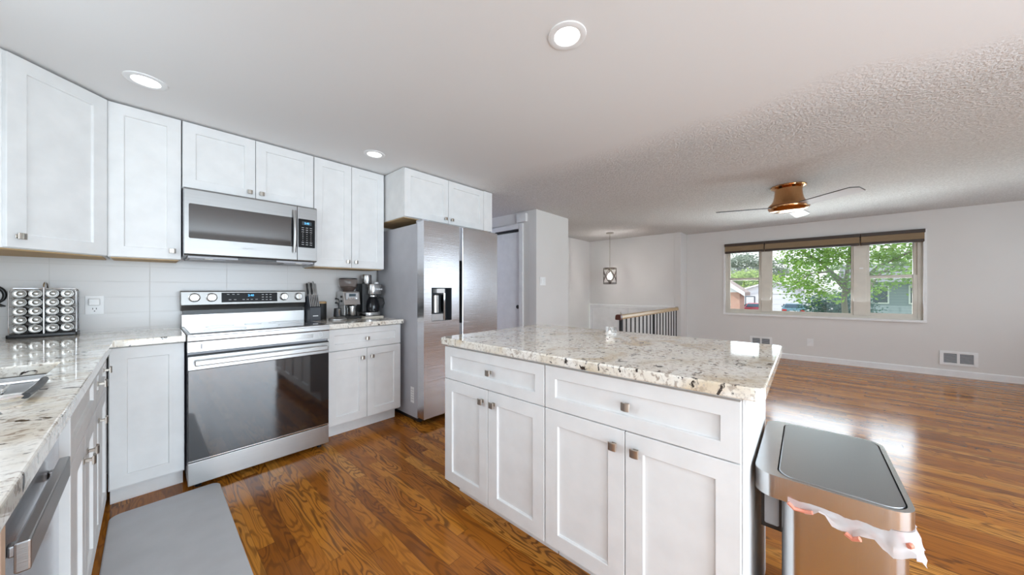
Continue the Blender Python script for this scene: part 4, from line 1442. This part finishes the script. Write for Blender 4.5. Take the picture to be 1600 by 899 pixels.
vent('white wall vent grille near the right edge above the baseboard', -1.70, -1.385, .155, .345)
vent('white wall vent grille half hidden behind the island corner', .42, .735, .155, .345)

# ------------------------------------------------------------------ outdoors
GZ = -1.6
struct('ground', MB().box(7.45, 130, -60, 60, GZ - .2, GZ), 'ground')

# white garage across the street, gable towards us
t_ = thing('garage', 'white gabled garage with wide overhead door seen through the window', 'garage', (47, 2.8, GZ), 0, world=True)
gp = [(5.47, GZ), (5.47, 1.16), (2.69, 2.10), (.0, 1.16), (.0, GZ)]
MB().prism(gp[::-1], 47, 54, 'x').build('walls', 'ext_white', t_)
rf = MB().prism([(5.95, 1.00), (2.69, 2.10), (-.48, 1.00), (-.48, 1.16), (2.69, 2.27), (5.95, 1.16)], 46.7, 54.3, 'x')
rf.build('roof', 'roof', t_)
MB().prism([(5.95, .98), (2.69, 2.08), (-.48, .98), (-.48, 1.14), (2.69, 2.24), (5.95, 1.14)], 46.66, 46.7, 'x').build('fascia', 'ext_white', t_)
gdo = MB()
for k in range(4):
    gdo.box(46.96, 47.0, .35, 2.95, GZ + .02 + k * .56, GZ + .02 + k * .56 + .54)
gdo.build('overhead_door', 'ext_white', t_, .01, 1)
MB().box(46.95, 47.0, .25, 3.05, .66, .72).build('door_header', 'legend', t_)
MB().box(46.95, 47.0, 4.28, 5.2, GZ, .42).build('side_door_frame', 'ext_dark', t_)
MB().box(46.92, 46.95, 4.36, 5.12, GZ, .34).build('side_door', 'ext_white', t_)

# brick house at left
t_ = thing('brick_house', 'red brick house end with white gable trim at the left of the view', 'house', (36.3, 6.8, GZ), 0, world=True)
MB().box(36.3, 39.4, 4.43, 10.5, GZ, .95).build('brick_wall', 'brick', t_)
MB().prism([(4.43, .95), (10.5, .95), (7.45, 3.3)], 36.3, 39.4, 'x').build('gable', 'ext_white', t_)
MB().prism([(4.0, .62), (7.45, 3.25), (10.9, .62), (10.9, .95), (7.45, 3.6), (4.0, .95)], 35.9, 39.8, 'x').build('roof', 'roof', t_)
MB().prism([(4.0, .58), (7.45, 3.2), (10.9, .58), (10.9, .95), (7.45, 3.6), (4.0, .95)], 35.84, 35.9, 'x').build('bargeboard', 'ext_white', t_)

# blue-grey house at right
t_ = thing('blue_house', 'blue grey sided house with dark windows seen through the right sash', 'house', (30, -6, GZ), 0, world=True)
MB().box(30, 38, -10.5, -2.4, GZ, 1.65).build('siding_wall', 'siding', t_)
MB().prism([(29.4, 1.65), (38.6, 1.65), (34, 3.0)], -10.9, -2.0, 'y').build('roof', 'roof_grey', t_)
for (ya, yb2) in ((-3.75, -3.15), (-5.3, -4.65), (-7.6, -6.8)):
    MB().box(29.95, 30.0, ya - .07, yb2 + .07, .33, 1.45).build('window_trim', 'ext_white', t_)
    MB().box(29.93, 29.95, ya, yb2, .40, 1.38).build('window', 'ext_dark', t_)

# wheelie bin
t_ = thing('rubbish_bin', 'dark green wheeled bin standing by the white garage', 'bin', (46.0, 5.25, GZ), 0, world=True)
MB().prism([(5.0, GZ + .08), (5.5, GZ + .08), (5.58, GZ + 1.0), (4.92, GZ + 1.0)], 45.7, 46.3, 'x').build('tub', 'bin', t_, .02)
MB().box(45.65, 46.35, 4.88, 5.62, GZ + 1.0, GZ + 1.08).build('lid', 'bin', t_, .02)
for yy in (5.0, 5.5):
    MB().cyl((46.3, yy - .04, GZ + .1), (46.3, yy + .04, GZ + .1), .1, n=16).build('wheel', 'rubber', t_)


def car(name, label, loc, mat):
    c = thing(name, label, 'car', loc, 0, 'cars parked by the white garage')
    L, W2 = 4.5, .88
    side = [(0.0, .35), (0.02, .85), (.12, .98), (.45, 1.0), (.95, 1.36), (1.15, 1.42), (2.3, 1.42), (2.55, 1.36), (3.25, .98), (4.2, .85), (4.45, .72), (4.5, .35), (3.95, .28), (.6, .28)]
    bmm = MB()
    k = len(side)

    def hw(z_):
        return W2 if z_ < .95 else W2 - .28 * (z_ - .95) / .47
    vv_ = [(x_, -hw(z_), z_) for x_, z_ in side] + [(x_, hw(z_), z_) for x_, z_ in side]
    bmm.add(vv_, [tuple(range(k))[::-1], tuple(range(k, 2 * k))] + [(i, (i + 1) % k, k + (i + 1) % k, k + i) for i in range(k)])
    bmm.build('body', mat, c, .05, 3)
    g_ = MB()
    g_.add([(.50, -.68, 1.03), (.50, .68, 1.03), (.90, .60, 1.34), (.90, -.60, 1.34), (.54, -.68, 1.02), (.54, .68, 1.02), (.94, .60, 1.33), (.94, -.60, 1.33)], [(0, 1, 2, 3), (4, 7, 6, 5), (0, 4, 5, 1), (2, 6, 7, 3), (1, 5, 6, 2), (3, 7, 4, 0)])
    for v_ in range(len(g_.v)):
        px_, py_, pz_ = g_.v[v_]
        g_.v[v_] = (px_ - .03, py_, pz_ + .02)
    g_.build('rear_window', 'ext_dark', c)
    for s_ in (-1, 1):
        MB().box(1.05, 2.3, s_ * .80, s_ * .70, 1.05, 1.33).build('side_window', 'ext_dark', c)
        MB().box(-.03, .05, s_ * .82, s_ * .5, .72, .88).build('tail_light', 'tail_light', c, .01)
        MB().box(1.95 + 1.1, 2.1 + 1.1, s_ * .86, s_ * 1.02, .98, 1.1).build('mirror', mat, c, .02)
        for wx in (.85, 3.6):
            MB().lathe([(.2, -.1), (.31, -.1), (.33, -.06), (.33, .06), (.31, .1), (.2, .1)], (wx, s_ * .8, .33), 24, 'y').build('wheel', 'rubber', c)
    MB().box(-.04, .02, -.26, .26, .62, .75).build('number_plate', 'ext_white', c)
    MB().box(-.06, .3, -.85, .85, .34, .52).build('bumper', 'black_matte', c, .03)
    return c


car('car', 'red car parked in front of the white garage, seen in the left sash', (40.2, 3.75, GZ), 'brick_red')
car('car', 'teal grey car parked on the drive below the leafy tree', (41.4, .80, GZ), 'car_blue')


def tree(name, label, base, trunk_pts, trunk_r, blobs, mat, n_leaf, size, seed, branches=()):
    rnd = random.Random(seed)
    t2 = thing(name, label, 'tree', base, 0, 'trees and shrubs outside', world=True)
    tb = MB().tube(trunk_pts, trunk_r, 8)
    for (pts_, rd) in branches:
        tb.tube(pts_, rd, 6)
    tb.build('trunk', 'bark', t2)
    tot = sum(b_[3] * b_[4] * b_[5] for b_ in blobs)
    lm = MB()
    for (cx_, cy_, cz_, rx_, ry_, rz_) in blobs:
        cnt = int(n_leaf * rx_ * ry_ * rz_ / tot)
        subs = []
        for q in range(max(6, cnt // 45)):
            while True:
                p = Vector((rnd.uniform(-1, 1), rnd.uniform(-1, 1), rnd.uniform(-1, 1)))
                if p.length < 1:
                    break
            subs.append(Vector((cx_ + p.x * rx_, cy_ + p.y * ry_, cz_ + p.z * rz_)))
        for q in range(cnt):
            sctr = rnd.choice(subs)
            sp = .16 * (rx_ + ry_ + rz_) / 3 + .12
            p = sctr + Vector((rnd.gauss(0, sp), rnd.gauss(0, sp), rnd.gauss(0, sp * .55)))
            a = Vector((rnd.uniform(-1, 1), rnd.uniform(-1, 1), rnd.uniform(-.5, .5))).normalized() * size * rnd.uniform(.6, 1.3)
            b_ = a.cross(Vector((rnd.uniform(-1, 1), rnd.uniform(-1, 1), rnd.uniform(.2, 1)))).normalized() * size * .55
            lm.add([p - a, p + b_ * .9 - a * .1, p + a, p - b_ * .9 - a * .1], [(0, 1, 2, 3)])
    org = ORG[t2.name]
    me = bpy.data.meshes.new('foliage')
    me.from_pydata([(v_[0] - org.x, v_[1] - org.y, v_[2] - org.z) for v_ in lm.v], [], lm.f)
    me.materials.append(M[mat])
    fo = bpy.data.objects.new('foliage', me)
    COL.objects.link(fo)
    fo.parent = t2
    return t2


B0 = (21.4, -1.4, GZ)
brs = [([(21.4, -1.4, 1.2), (20.8, -.6, 2.4), (20.3, .3, 3.2), (20.0, 1.0, 3.6)], [.09, .06, .04, .02]),
       ([(21.4, -1.4, 1.0), (21.0, -2.4, 2.2), (20.4, -3.6, 3.0), (20, -5.0, 3.3)], [.09, .06, .045, .02]),
       ([(21.3, -1.4, 1.6), (20.6, -2.2, 1.9), (19.8, -3.4, 2.0), (19.4, -4.4, 1.7)], [.06, .045, .03, .015]),
       ([(21.3, -1.4, 1.5), (20.4, -.9, 2.0), (19.8, -.2, 1.9), (19.5, .3, 1.5)], [.06, .04, .03, .015])]
tree('locust_tree', 'large leafy green tree filling the middle of the window', B0, [(21.4, -1.4, GZ), (21.45, -1.42, -.4), (21.35, -1.35, .8), (21.4, -1.5, 2.4), (21.3, -1.6, 4.0)], [.15, .12, .10, .07, .04],
     [(20.2, .15, 1.75, 1.0, 1.05, .75), (20.0, -.35, 1.0, .8, .75, .6), (20.4, .1, 2.7, .9, .9, .5), (20.6, -.9, 2.3, 1.0, .9, .8), (20.6, -.6, 3.2, 1.1, 1.6, .7), (20.4, -3.2, 3.0, 1.1, 1.9, .8), (20.0, -4.2, 1.75, .9, 1.3, .5), (20.2, -2.6, 1.9, .9, 1.1, .7), (20.3, -2.0, 1.2, .7, .7, .35), (20.6, -1.4, 4.2, 1.4, 2.5, .8)],
     'leaf_bright', 9500, .085, 11, brs)
tree('conifer_shrub', 'dark blue-green bushy shrub below the leafy tree', (24.8, -.9, GZ), [(24.8, -.9, GZ), (24.8, -.9, .3)], [.12, .05],
     [(24.8, -.9, -.2, 1.0, 1.15, 1.1), (24.6, -1.6, .2, .9, 1.0, 1.1)], 'leaf_dark', 5200, .075, 5)
tree('hedge_tree', 'yellow-green rounded tree beyond the garage roof', (62, 8.0, GZ), [(62, 8.0, GZ), (62, 8, 2)], [.3, .2],
     [(62, 7.2, 2.2, 2.0, 5.2, 1.7)], 'leaf_yellow', 4200, .26, 8)
tree('grey_tree', 'tall pale grey-green tree standing farthest behind the garage', (70, 8.8, GZ), [(70, 8.8, GZ), (70, 8.8, 5)], [.4, .2],
     [(70, 8.6, 5.2, 2.4, 3.6, 2.6), (70, 4.0, 4.5, 2.2, 2.5, 2.0)], 'leaf_grey', 4200, .26, 9)
tree('side_tree', 'dense green tree in front of the blue house', (27.5, -4.2, GZ), [(27.5, -2.4, GZ), (27.5, -2.45, .6), (27.5, -3.1, 2.0), (27.5, -4.2, 3.0)], [.10, .08, .06, .03],
     [(27.6, -3.3, 1.3, .6, .6, .4), (27.6, -4.8, 1.15, .7, .8, .4), (27.6, -4.2, 2.9, 1.0, 2.2, .9)], 'leaf_bright', 1800, .085, 21)
